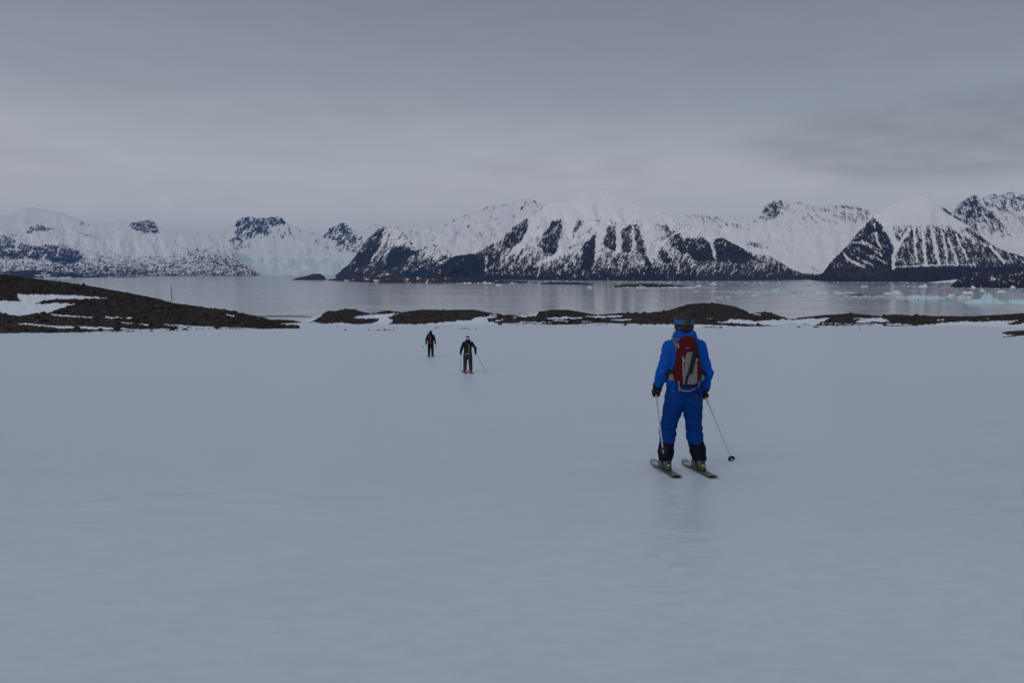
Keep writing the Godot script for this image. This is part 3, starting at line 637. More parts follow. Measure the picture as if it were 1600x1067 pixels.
func small_rocks():
	# stones that stand alone in the snow below the hills: survey x, y of the foot, width, height, label
	var list := [[539.0, 516.3, 5.0, 2.4, "lone pale stone on the snow left of the gravel strip"], [530.0, 516.4, 2.2, 0.9, "flat little stone beside the lone pale stone"], [576.0, 516.0, 3.2, 1.8, "dark stone at the left end of the gravel strip"], [592.0, 515.9, 2.6, 1.4, "low stone in the middle of the gravel strip"], [600.6, 516.1, 4.6, 2.7, "largest rounded stone on the gravel strip"], [608.5, 516.1, 3.2, 1.5, "second stone from the right end of the gravel strip"], [614.5, 515.9, 2.2, 1.7, "dark stone at the right end of the gravel strip"], [744.0, 513.9, 2.6, 1.5, "single dark stone at the end of the thin gravel line"], [781.0, 507.6, 7.5, 4.2, "square brown boulder at the foot of the middle mounds"], [138.0, 505.0, 8.5, 4.6, "rust brown boulder low on the left moraine hill"], [86.0, 467.6, 4.0, 2.6, "dark boulder at the edge of the snow bowl"], [105.0, 442.2, 3.5, 2.0, "boulder on the skyline of the left hill nearest the left edge"], [229.0, 464.2, 3.2, 2.0, "boulder on the left hill's skyline, left of the thin marker pole"]]
	var r := RandomNumberGenerator.new()
	r.seed = 12
	for q in list:
		var px: float = q[0]
		var d := ground_depth(px, q[1])
		var tone := r.randf_range(0.8, 1.3)
		var tint := Color(0.032 * tone, 0.029 * tone, 0.028 * tone)
		if q[4].contains("pale"): tint = Color(0.16, 0.16, 0.165)
		if q[4].contains("rust"): tint = Color(0.11, 0.07, 0.045)
		if q[4].contains("hill") or q[4].contains("bowl"):
			d = {138: 122.0, 86: 152.0, 105: 168.0, 229: 168.0}[int(px)]
		var w: float = q[2] * d / FOCAL
		var h: float = q[3] * d / FOCAL
		var o := thing("boulder", q[4], "boulder", at(px, q[1], d), "single stones around the moraine")
		var m := part("stone", pebble(int(px)), paint(tint.r, tint.g, tint.b, 0.85), o)
		m.scale = Vector3(w * 0.58, h * 0.72, w * 0.5)
		m.position.y = h * 0.35
		m.rotation.y = r.randf() * TAU
	# flat strips of gravel that the snow leaves bare
	for s in [[562, 634, 516.2, 0.75, "thin dark gravel strip with stones across the snow"], [705, 748, 513.6, 0.7, "thin gravel line in the snow right of the far skier"], [677, 689, 512.2, 0.9, "short gravel fleck in the snow above the far skier"], [522, 535, 510.4, 0.5, "faint gravel fleck in the snow below the mounds"], [780, 795, 513.4, 0.35, "faint gravel fleck in the snow below the brown boulder"]]:
		var mid: float = (s[0] + s[1]) * 0.5
		var crest := []
		var base := []
		for k in 9:
			var x: float = lerpf(s[0], s[1], k / 8.0)
			var e: float = sin(PI * clampf(k / 8.0, 0.04, 0.96))
			crest.append_array([x, s[2] - s[3] * e * r.randf_range(0.8, 1.3)])
			base.append_array([x, s[2] + 0.35 * s[3] * e])
		slope("gravel", s[4], {"foot": "ground", "step": 0.6, "rows": 8, "jag": 0.25, "smooth": 0.8, "back": 0.8 + 1.5 * s[3], "relief": 0.05, "crest": crest, "base": base, "bands": [400, 0.55, 600, 0.55], "amp": 0.9, "sx": 0.5, "rock": Color(0.024, 0.022, 0.021), "seed": mid})

# ---------------------------------------------------------------- drifting ice
func berg_mesh(w: float, h: float, deep: float, seed_: int, peaks: Array, a: Color, b: Color) -> ArrayMesh:
	var n := FastNoiseLite.new()
	n.seed = seed_
	n.frequency = 1.0
	n.fractal_octaves = 3
	var nx := 27
	var ny := 15
	var p := PackedVector3Array()
	var col := PackedColorArray()
	for j in ny:
		var tz := j / (ny - 1.0) * 2.0 - 1.0
		for i in nx:
			var tx := i / (nx - 1.0) * 2.0 - 1.0
			var rim := 1.0 - pow(absf(tx), 4.0) - pow(absf(tz), 3.0)
			rim += 0.25 * n.get_noise_2d(tx * 3.0 + 40.0, tz * 3.0)
			var y := 0.0
			for q in peaks:     # [place along x, height, half width]
				var s: float = absf(tx - q[0] + 0.12 * n.get_noise_2d(tz * 4.0, 7.0)) / q[2]
				y = maxf(y, q[1] * (1.0 - pow(minf(s, 1.0), 1.5)) * (1.0 - 0.55 * tz * tz))
			y = y * h * (0.85 + 0.5 * n.get_noise_2d(tx * 5.0, tz * 4.0)) + 0.07 * h * n.get_noise_2d(tx * 9.0, tz * 7.0)
			y = y * smoothstep(0.0, 0.25, rim) - 0.35 * h * smoothstep(0.15, -0.1, rim)
			var jx := 0.03 * n.get_noise_2d(tx * 8.0 + 11.0, tz * 8.0)
			p.append(Vector3((tx + jx) * w * 0.5, y, tz * deep * 0.5))
			var k := clampf(0.5 + 0.9 * n.get_noise_2d(tx * 3.5 + 70.0, tz * 3.0), 0, 1)
			col.append(a.lerp(b, k))
	return facets(p, nx, ny, col)

func ice():
	var pale := Color(0.66, 0.77, 0.82)
	var blue := Color(0.36, 0.57, 0.67)
	var teal := Color(0.25, 0.48, 0.56)
	var white := Color(0.74, 0.77, 0.80)
	var dirt := Color(0.10, 0.10, 0.10)
	# survey x from, to, y of the water line, top, peaks, two colours, label
	var list := [
		[1508, 1572, 473.6, 455.4, [[0.12, 1.0, 0.20], [0.30, 0.48, 0.5], [-0.32, 0.48, 0.2], [-0.62, 0.36, 0.22], [-0.05, 0.4, 0.3], [0.75, 0.15, 0.25]], pale, blue, "largest pale blue iceberg with a tall pointed crest"],
		[1577, 1640, 473.8, 465.2, [[-0.6, 0.85, 0.5], [0.0, 1.0, 0.5], [0.5, 0.8, 0.5]], blue, pale, "blue iceberg cut by the right edge of the picture"],
		[1472, 1489, 474.4, 468.8, [[-0.55, 1.0, 0.35], [0.2, 0.6, 0.8]], teal, blue, "small teal iceberg floating nearest the shore"],
		[1481, 1493, 463.6, 458.6, [[-0.3, 1.0, 0.5], [0.4, 0.7, 0.5]], pale, white, "white block of ice left of the tallest iceberg"],
		[1495, 1519, 467.2, 459.0, [[-0.3, 0.9, 0.6], [0.5, 0.7, 0.5]], pale, Color(0.46, 0.46, 0.46), "dirt stained iceberg just left of the tallest one"],
		[1418, 1447, 467.6, 459.8, [[-0.4, 0.9, 0.4], [0.1, 1.0, 0.4], [0.6, 0.8, 0.4]], pale, blue, "jagged three topped iceberg right of the domed floe"],
		[1447, 1472, 467.0, 461.4, [[-0.4, 0.8, 0.6], [0.4, 0.9, 0.5]], pale, blue, "low pale iceberg between the jagged one and the dirty one"],
		[1401, 1417, 466.0, 462.0, [[0.0, 0.9, 0.9]], pale, blue, "flat pale floe left of the jagged iceberg"],
		[1504, 1522, 458.2, 454.6, [[-0.4, 0.9, 0.6], [0.4, 1.0, 0.5]], white, pale, "flat white floe above the tallest iceberg's left side"],
		[1381, 1412, 459.3, 453.0, [[0.35, 1.0, 0.55], [-0.5, 0.5, 0.5]], white, Color(0.50, 0.49, 0.48), "smooth white domed floe with a brown left end"],
		[1309, 1320, 466.2, 463.7, [[0.0, 1.0, 0.9]], blue, teal, "tiny teal floe below the rust brown rock"],
		[1345, 1357, 448.6, 445.0, [[-0.3, 0.9, 0.5], [0.5, 1.0, 0.4]], pale, teal, "small two part floe below the pyramid mountain"],
		[1436, 1450, 448.2, 443.4, [[0.4, 1.0, 0.5], [-0.5, 0.6, 0.5]], white, pale, "small floe left of the snow spit"],
		[1517, 1525, 450.4, 446.0, [[0.0, 1.0, 0.9]], white, pale, "small white block before the dark headland"],
		[1557, 1573, 456.2, 453.2, [[0.0, 0.9, 0.95]], white, pale, "thin white floe right of the tallest iceberg's crest"],
		[1532, 1542, 455.0, 451.6, [[-0.2, 0.9, 0.8]], white, pale, "small white floe behind the tallest iceberg's crest"],
		[1579, 1588, 449.9, 445.6, [[0.0, 0.9, 0.9]], white, pale, "white block in front of the headland near the right edge"],
		[1206, 1221, 454.6, 449.9, [[-0.3, 0.8, 0.5], [0.3, 1.0, 0.5]], pale, teal, "dark flecked floe at the middle of the ice band"],
		[1270, 1296, 459.2, 453.0, [[-0.2, 1.0, 0.5], [0.5, 0.7, 0.5]], pale, blue, "long bluish iceberg at the right of the ice band"],
		[1305, 1317, 458.2, 454.6, [[0.0, 0.9, 0.9]], white, Color(0.4, 0.42, 0.43), "grey floe at the right end of the ice band"],
		[1146, 1168, 459.0, 456.0, [[-0.5, 0.8, 0.5], [0.4, 0.9, 0.5]], pale, dirt, "dirty dark floe at the left of the ice band"],
		[1115, 1145, 465.2, 460.0, [[0.05, 1.0, 0.22], [-0.5, 0.55, 0.5], [0.55, 0.65, 0.45]], white, dirt, "white floe with a dark hump behind the round hill"],
		[1234, 1248, 465.2, 462.2, [[0.0, 0.9, 0.9]], pale, blue, "lone pale floe below the ice band"],
		[916, 927, 450.2, 446.2, [[0.0, 0.9, 0.9]], pale, blue, "pale blue floe below the thin red skerry"],
		[774, 784, 446.0, 443.2, [[0.0, 0.9, 0.9]], white, pale, "small white floe before the long island"],
		[829, 838, 441.8, 439.3, [[0.0, 0.9, 0.9]], pale, blue, "pale floe at the right end of the long island"],
		[1109, 1121, 444.6, 441.6, [[0.0, 0.9, 0.9]], white, pale, "white floe under the central mountain's right foot"],
		[1172, 1186, 462.0, 459.0, [[0.2, 0.9, 0.8]], pale, blue, "pale floe under the left half of the ice band"],
		[1087, 1101, 448.0, 444.0, [[-0.2, 0.9, 0.8]], pale, blue, "pale floe just right of the brown islet"],
		[924, 936, 434.8, 431.4, [[0.2, 0.9, 0.9]], white, pale, "white ice block stranded under the central mountain"],
		[70, 88, 435.2, 431.8, [[-0.3, 0.8, 0.6], [0.4, 0.9, 0.5]], pale, blue, "left of two pale blue floes by the left foreland"],
		[90, 113, 435.4, 431.6, [[-0.4, 0.8, 0.5], [0.4, 0.9, 0.6]], pale, blue, "right of two pale blue floes by the left foreland"],
		[700, 710, 448.6, 447.2, [[0.0, 0.9, 0.9]], dirt, teal, "dark speck of ice alone in open water"]]
	var k := 0
	for q in list:
		k += 1
		var d := sea_depth(q[2])
		var x: float = (q[0] + q[1]) * 0.5
		var w: float = (q[1] - q[0]) * d / FOCAL
		var h: float = (q[2] - q[3]) * d / FOCAL
		var o := thing("iceberg", q[7], "iceberg", at(x, q[2], d) * Vector3(1, 0, 1), "icebergs and floes drifting in the fjord")
		part("ice", berg_mesh(w, h, w * 0.5, k, q[4], q[5], q[6]), tinted(0.45), o)
	# brash: thousands of small bits along the drift lines
	var r := RandomNumberGenerator.new()
	r.seed = 33
	var lines := [[1085, 455, 1210, 457, 2.2, 240], [1150, 455.5, 1340, 458, 2.4, 520], [1320, 463, 1410, 462.5, 1.6, 180], [1400, 464.5, 1520, 464, 2.6, 460], [1330, 464.5, 1500, 466.5, 1.4, 280], [1520, 471, 1640, 470, 2.5, 150], [980, 441, 1480, 442, 1.0, 260], [850, 439.6, 1180, 441.5, 1.2, 220], [1000, 447.5, 1120, 450, 1.6, 120], [690, 439.5, 860, 440.2, 0.9, 120], [1380, 446, 1600, 453, 3.0, 220], [1040, 442.5, 1300, 446, 2.0, 140], [30, 434.5, 190, 435, 0.7, 90], [350, 475, 760, 477, 2.5, 150], [200, 436, 540, 439, 2.0, 50], [560, 446, 900, 452, 4.0, 36], [420, 480, 700, 486, 3.0, 50], [1050, 470, 1330, 466, 4.0, 40]]
	var total := 0
	for l in lines: total += l[5]
	var mm := MultiMesh.new()
	mm.transform_format = MultiMesh.TRANSFORM_3D
	mm.use_colors = true
	mm.mesh = pebble(9)
	mm.instance_count = total
	var n := 0
	for l in lines:
		for c in int(l[5]):
			var t := r.randf()
			var y: float = lerpf(l[1], l[3], t) + r.randfn(0, 0.4) * l[4]
			var d := sea_depth(y)
			var u: float = lerpf(l[0], l[2], t)
			var s := d / FOCAL * (0.35 + 1.7 * pow(r.randf(), 3.0))
			var near_bits: bool = l[1] > 470 and l[0] < 800
			if near_bits or l[5] < 60: s *= 0.5
			mm.set_instance_transform(n, Transform3D(Basis.from_euler(Vector3(0, r.randf() * TAU, 0)).scaled(Vector3(s * 1.5, s * 0.42, s * 1.4)), at(u, y, d) * Vector3(1, 0, 1) + Vector3(0, s * 0.08, 0)))
			var cc := white.lerp(blue, r.randf())
			if near_bits or r.randf() < 0.12: cc = Color(0.16, 0.18, 0.2)
			mm.set_instance_color(n, cc)
			n += 1
	var o := MultiMeshInstance3D.new()
	o.name = "brash_ice"
	o.multimesh = mm
	o.material_override = tinted(0.5)
	add_child(o)
	o.set_meta("label", "small bits of brash ice floating along the drift lines")
	o.set_meta("kind", "stuff")

func marker():
	var foot := at(268, 473.8, 166.0)
	var o := thing("marker_pole", "thin upright marker pole with a guy wire on the left hill", "pole", foot)
	part("pole", tube([Vector3(0, -0.4, 0), Vector3(0, 1.6, 0), Vector3(-0.02, 3.5, 0)], [0.08, 0.075, 0.065], 8), paint(0.10, 0.09, 0.085, 0.7), o)
	part("cap", tube([Vector3(-0.02, 3.5, 0), Vector3(-0.02, 3.52, 0), Vector3(-0.02, 3.62, 0)], [0.10, 0.105, 0.06], 8), paint(0.05, 0.045, 0.045, 0.7), o)
	part("guy_wire", tube([Vector3(0.0, 2.2, 0), Vector3(0.55, 0.9, 0.2), Vector3(1.05, -0.35, 0.4)], [0.008, 0.008, 0.008], 5), paint(0.2, 0.2, 0.2, 0.5), o)

# ---------------------------------------------------------------- shapes for things
func tube(pts: Array, radii: Array, sides := 8) -> ArrayMesh:
	var v := PackedVector3Array()
	var n := PackedVector3Array()
	var idx := PackedInt32Array()
	var ref := Vector3(0.13, 0.31, 0.94)
	for k in pts.size():
		var t: Vector3 = (pts[mini(k + 1, pts.size() - 1)] - pts[maxi(k - 1, 0)]).normalized()
		if absf(t.dot(ref)) > 0.95: ref = Vector3(0.9, 0.3, 0.2)
		var a := t.cross(ref).normalized()
		var b := t.cross(a)
		for i in sides:
			var q := a * cos(TAU * i / sides) + b * sin(TAU * i / sides)
			v.append(pts[k] + q * radii[k])
			n.append(q)
	for k in pts.size() - 1:
		for i in sides:
			var p := k * sides + i
			var q := k * sides + (i + 1) % sides
			idx.append_array([p, p + sides, q, q, p + sides, q + sides])
	for e in 2:
		var at_: Vector3 = pts[0] if e == 0 else pts[pts.size() - 1]
		var c := v.size()
		var t: Vector3 = (pts[0] - pts[1]).normalized() if e == 0 else (pts[pts.size() - 1] - pts[pts.size() - 2]).normalized()
		var o := 0 if e == 0 else (pts.size() - 1) * sides
		v.append(at_)
		n.append(t)
		for i in sides:
			v.append(v[o + i])
			n.append(t)
		for i in sides:
			var p := c + 1 + i
			var q := c + 1 + (i + 1) % sides
			idx.append_array([c, p, q] if e == 0 else [c, q, p])
	return mesh_of(v, n, idx)

# rounded box: half sizes, squareness (1 round .. 0.1 square), how much narrower the top is
func blob(half: Vector3, square := 0.35, top := 1.0, nu := 24, nv := 14, belly := 0.0) -> ArrayMesh:
	var v := PackedVector3Array()
	for j in nv + 1:
		var b := PI * (float(j) / nv - 0.5)
		for i in nu + 1:
			var a := TAU * (i % nu) / nu
			var cb := pow(absf(cos(b)), square) * signf(cos(b))
			var p := Vector3(cb * pow(absf(cos(a)), square) * signf(cos(a)), pow(absf(sin(b)), square) * signf(sin(b)), cb * pow(absf(sin(a)), square) * signf(sin(a)))
			var k := lerpf(1.0, top, p.y * 0.5 + 0.5)
			v.append(Vector3(p.x * half.x * k, p.y * half.y, p.z * half.z * lerpf(1.0, k, 0.5) + belly * (1.0 - p.y * p.y)))
	return rounded(v, nu + 1, nv + 1)

# smooth mesh of a closed grid (first and last column the same)
func rounded(v: PackedVector3Array, nx: int, ny: int) -> ArrayMesh:
	var n := PackedVector3Array()
	n.resize(v.size())
	var idx := PackedInt32Array()
	for j in ny - 1:
		for i in nx - 1:
			var a := j * nx + i
			for t in [[a, a + 1, a + nx], [a + 1, a + nx + 1, a + nx]]:
				var q: Vector3 = (v[t[2]] - v[t[0]]).cross(v[t[1]] - v[t[0]])
				if q.length_squared() < 1e-16: continue
				idx.append_array(t)
				for k in 3: n[t[k]] += q
	for j in ny:
		var s := n[j * nx] + n[j * nx + nx - 1]
		n[j * nx] = s
		n[j * nx + nx - 1] = s
	for i in n.size(): n[i] = n[i].normalized()
	return mesh_of(v, n, idx)

# one continuous skin round tapered bones [from, to, radius, radius, depth scale], meshed as surface nets
func skin(bones: Array, cell: float, blend: float, shape = null) -> ArrayMesh:
	var lo := Vector3(1e9, 1e9, 1e9)
	var hi := -lo
	for b in bones:
		var r: float = maxf(b[2], b[3]) * maxf(1.0, b[4] if b.size() > 4 else 1.0)
		for q in [b[0], b[1]]:
			lo = lo.min(q - Vector3(r, r, r))
			hi = hi.max(q + Vector3(r, r, r))
	var pad := 4.0 * cell
	lo -= Vector3(pad, pad, pad)
	hi += Vector3(pad, pad, pad)
	var nx := int((hi.x - lo.x) / cell) + 2
	var ny := int((hi.y - lo.y) / cell) + 2
	var nz := int((hi.z - lo.z) / cell) + 2
	var f := PackedFloat32Array()
	f.resize(nx * ny * nz)
	f.fill(1.0)
	for b in bones:
		var sz: float = b[4] if b.size() > 4 else 1.0
		var ra: float = b[2]
		var rb: float = b[3]
		var A: Vector3 = b[0]
		var ba: Vector3 = b[1] - A
		ba.z /= sz
		var bb := maxf(ba.length_squared(), 1e-9)
		var m := maxf(ra, rb) * maxf(1.0, sz) + blend + 3.0 * cell
		var l := A.min(b[1]) - Vector3(m, m, m) - lo
		var h := A.max(b[1]) + Vector3(m, m, m) - lo
		for z in range(maxi(int(l.z / cell), 0), mini(int(h.z / cell) + 1, nz)):
			var pz := (lo.z + z * cell - A.z) / sz
			for y in range(maxi(int(l.y / cell), 0), mini(int(h.y / cell) + 1, ny)):
				var py := lo.y + y * cell - A.y
				var at_ := (z * ny + y) * nx
				for x in range(maxi(int(l.x / cell), 0), mini(int(h.x / cell) + 1, nx)):
					var pa := Vector3(lo.x + x * cell - A.x, py, pz)
					var t := clampf(pa.dot(ba) / bb, 0, 1)
					var d := (pa - ba * t).length() - ra - (rb - ra) * t
					var o := f[at_ + x]
					var k := maxf(blend - absf(o - d), 0.0) / blend
					f[at_ + x] = minf(o, d) - k * k * blend * 0.25
	if shape != null:
		for z in nz:
			for y in ny:
				for x in nx:
					var i := (z * ny + y) * nx + x
					if absf(f[i]) < 4.0 * cell:
						f[i] = shape.call(lo + Vector3(x, y, z) * cell, f[i])
	var own := PackedInt32Array()
	own.resize(nx * ny * nz)
	own.fill(-1)
	var v := PackedVector3Array()
	var sy := nx
	var szz := nx * ny
	var off := [0, 1, sy, sy + 1, szz, szz + 1, szz + sy, szz + sy + 1]
	var edges := [[0, 1], [2, 3], [4, 5], [6, 7], [0, 2], [1, 3], [4, 6], [5, 7], [0, 4], [1, 5], [2, 6], [3, 7]]
	for z in nz - 1:
		for y in ny - 1:
			for x in nx - 1:
				var i := z * szz + y * sy + x
				if absf(f[i]) > 3.0 * cell: continue
				var s := 0
				for k in 8:
					if f[i + off[k]] < 0.0: s += 1
				if s == 0 or s == 8: continue
				var p := Vector3.ZERO
				var c := 0
				for e in edges:
					var fa := f[i + off[e[0]]]
					var fb := f[i + off[e[1]]]
					if (fa < 0.0) == (fb < 0.0): continue
					var t := fa / (fa - fb)
					var a: int = e[0]
					var b: int = e[1]
					p += Vector3(lerpf(a & 1, b & 1, t), lerpf((a >> 1) & 1, (b >> 1) & 1, t), lerpf(a >> 2, b >> 2, t))
					c += 1
				own[i] = v.size()
				v.append(lo + (Vector3(x, y, z) + p / c) * cell)
	var idx := PackedInt32Array()
	var n := PackedVector3Array()
	n.resize(v.size())
	var axes := [[1, sy, szz], [sy, szz, 1], [szz, 1, sy]]
	for z in range(1, nz - 1):
		for y in range(1, ny - 1):
			for x in range(1, nx - 1):
				var i := z * szz + y * sy + x
				if own[i] < 0: continue
				var f0 := f[i] < 0.0
				for a in 3:
					var ax: Array = axes[a]
					if f0 == (f[i + ax[0]] < 0.0): continue
					var q := [own[i], own[i - ax[1]], own[i - ax[1] - ax[2]], own[i - ax[2]]]
					if q[1] < 0 or q[2] < 0 or q[3] < 0: continue
					if not f0: q = [q[0], q[3], q[2], q[1]]
					var g: Vector3 = (v[q[2]] - v[q[0]]).cross(v[q[3]] - v[q[1]])
					for k in 4: n[q[k]] += g
					idx.append_array([q[0], q[2], q[1], q[0], q[3], q[2]])
	for i in n.size(): n[i] = n[i].normalized()
	return mesh_of(v, n, idx)

func V(x: float, y: float, z: float) -> Vector3:
	return Vector3(x, y, z)

# a gloved hand closed round a grip at c; up: along the grip, out: from wrist to knuckles, side +1 right hand, -1 left
func gripping_hand(c: Vector3, up: Vector3, out: Vector3, side: float, wrist: Vector3, cell: float) -> ArrayMesh:
	up = up.normalized()
	out = (out - up * out.dot(up)).normalized()
	var nn := out.cross(up) * side      # from the palm through the grip to the finger tips
	var b := []
	for k in 4:
		var h := up * (0.034 - 0.0225 * k)
		var s: float = [0.95, 1.05, 1.0, 0.85][k]
		var q := [c + h - nn * 0.036 + out * 0.018, c + h - nn * 0.012 + out * 0.044 * s, c + h + nn * 0.024 + out * 0.036 * s, c + h + nn * 0.036 + out * 0.006, c + h + nn * 0.026 - out * 0.016 * s]
		for m in 4: b.append([q[m], q[m + 1], 0.0125 - 0.0007 * m, 0.0118 - 0.0007 * m])
		b.append([c + h * 0.8 - nn * 0.036 - out * 0.045, q[0], 0.017, 0.0145])
	var t0 := c + up * 0.03 - nn * 0.026 - out * 0.035
	b.append([t0, c + up * 0.052 - nn * 0.004 - out * 0.026, 0.017, 0.0145])
	b.append([c + up * 0.052 - nn * 0.004 - out * 0.026, c + up * 0.05 + nn * 0.028 - out * 0.008, 0.0145, 0.0125])
	b.append([c + up * 0.05 + nn * 0.028 - out * 0.008, c + up * 0.044 + nn * 0.036 + out * 0.016, 0.0125, 0.0105])
	b.append([c - nn * 0.034 - out * 0.05, wrist, 0.032, 0.036])
	return skin(b, cell, 0.008)

func ski_mesh(length: float, wide: float, bands: Array) -> ArrayMesh:
	# along -z, tail at +length/2; bands: [share of the length from the tail, colour]
	var v := PackedVector3Array()
	var col := PackedColorArray()
	var st := 40
	for k in st + 1:
		var s := float(k) / st
		var w := wide * (0.5 + 0.14 * pow(absf(2.0 * s - 0.95), 1.6))
		w *= sqrt(clampf(minf((1.0 - s) / 0.06, (s + 0.012) / 0.03), 0.02, 1.0))
		var y := 0.05 * pow(clampf((s - 0.86) / 0.14, 0, 1), 1.8) + 0.012 * pow(clampf((0.05 - s) / 0.05, 0, 1), 2.0)
		var z := length * (0.5 - s)
		var h := lerpf(0.010, 0.017, 1.0 - absf(2.0 * s - 1.0))
		var c: Color = bands[0][1]
		for b in bands:
			if s >= b[0]: c = b[1]
		for q in [[1.0, 0.0], [1.0, 0.6], [0.9, 1.0], [0.45, 1.0], [-0.45, 1.0], [-0.9, 1.0], [-1.0, 0.6], [-1.0, 0.0], [1.0, 0.0]]:
			v.append(Vector3(q[0] * w, y + q[1] * h, z))
			col.append(c if absf(q[0]) < 0.6 else c * 0.55 if absf(q[0]) < 0.95 else Color(0.03, 0.03, 0.035))
	return facets(v, 9, st + 1, col)

func ski(label: String, tip: Vector3, tail: Vector3, wide: float, bands: Array, binding: Array, group: String):
	var mid := (tip + tail) * 0.5
	var o := thing("ski", label, "ski", mid, group)
	var fwd := (tip - tail).normalized()
	var right := fwd.cross(Vector3.UP).normalized()
	o.basis = Basis(right, right.cross(fwd), -fwd)
	part("board", ski_mesh((tip - tail).length(), wide, bands), tinted(0.35), o)
	var toe := part("toe_binding", blob(Vector3(0.036, 0.022, 0.05), 0.5, 0.8, 16, 8), binding[0], o)
	toe.position = Vector3(0, 0.036, -0.185)
	var heel := part("heel_binding", blob(Vector3(0.038, 0.03, 0.06), 0.5, 0.7, 16, 8), binding[0], o)
	heel.position = Vector3(0, 0.042, 0.20)
	var lever := part("lever", blob(Vector3(0.018, 0.012, 0.03), 0.6, 0.8, 12, 6), binding[1], heel)
	lever.position = Vector3(0, 0.034, 0.02)

func ski_pole(label: String, grip: Vector3, tip: Vector3, m: Array, group: String):
	var o := thing("ski_pole", label, "ski pole", grip, group)
	var d := (tip - grip).normalized()
	var l := (tip - grip).length()
	part("shaft", tube([d * 0.04, d * (l * 0.5), d * (l - 0.03)], [0.0095, 0.009, 0.007], 10), m[0], o)
	part("grip", tube([-d * 0.075, -d * 0.06, d * 0.0, d * 0.055, d * 0.07], [0.013, 0.019, 0.0165, 0.018, 0.012], 12), m[1], o)
	var b := d * (l - 0.075)
	part("basket", tube([b - d * 0.014, b - d * 0.010, b + d * 0.004, b + d * 0.010, b + d * 0.012], [0.012, 0.024, 0.037, 0.039, 0.012], 14), m[1], o)
	part("tip", tube([d * (l - 0.035), d * (l - 0.012), d * l], [0.0075, 0.006, 0.002], 8), m[2], o)

func cloth(r: float, g: float, b: float, strength := 0.25) -> StandardMaterial3D:
	var m := paint(r, g, b, 0.72)
	m.metallic_specular = 0.2
	m.normal_enabled = true
	m.normal_texture = weave
	m.normal_scale = strength
	m.uv1_triplanar = true
	m.uv1_scale = Vector3(3.5, 3.5, 3.5)
	return m
var weave: ImageTexture

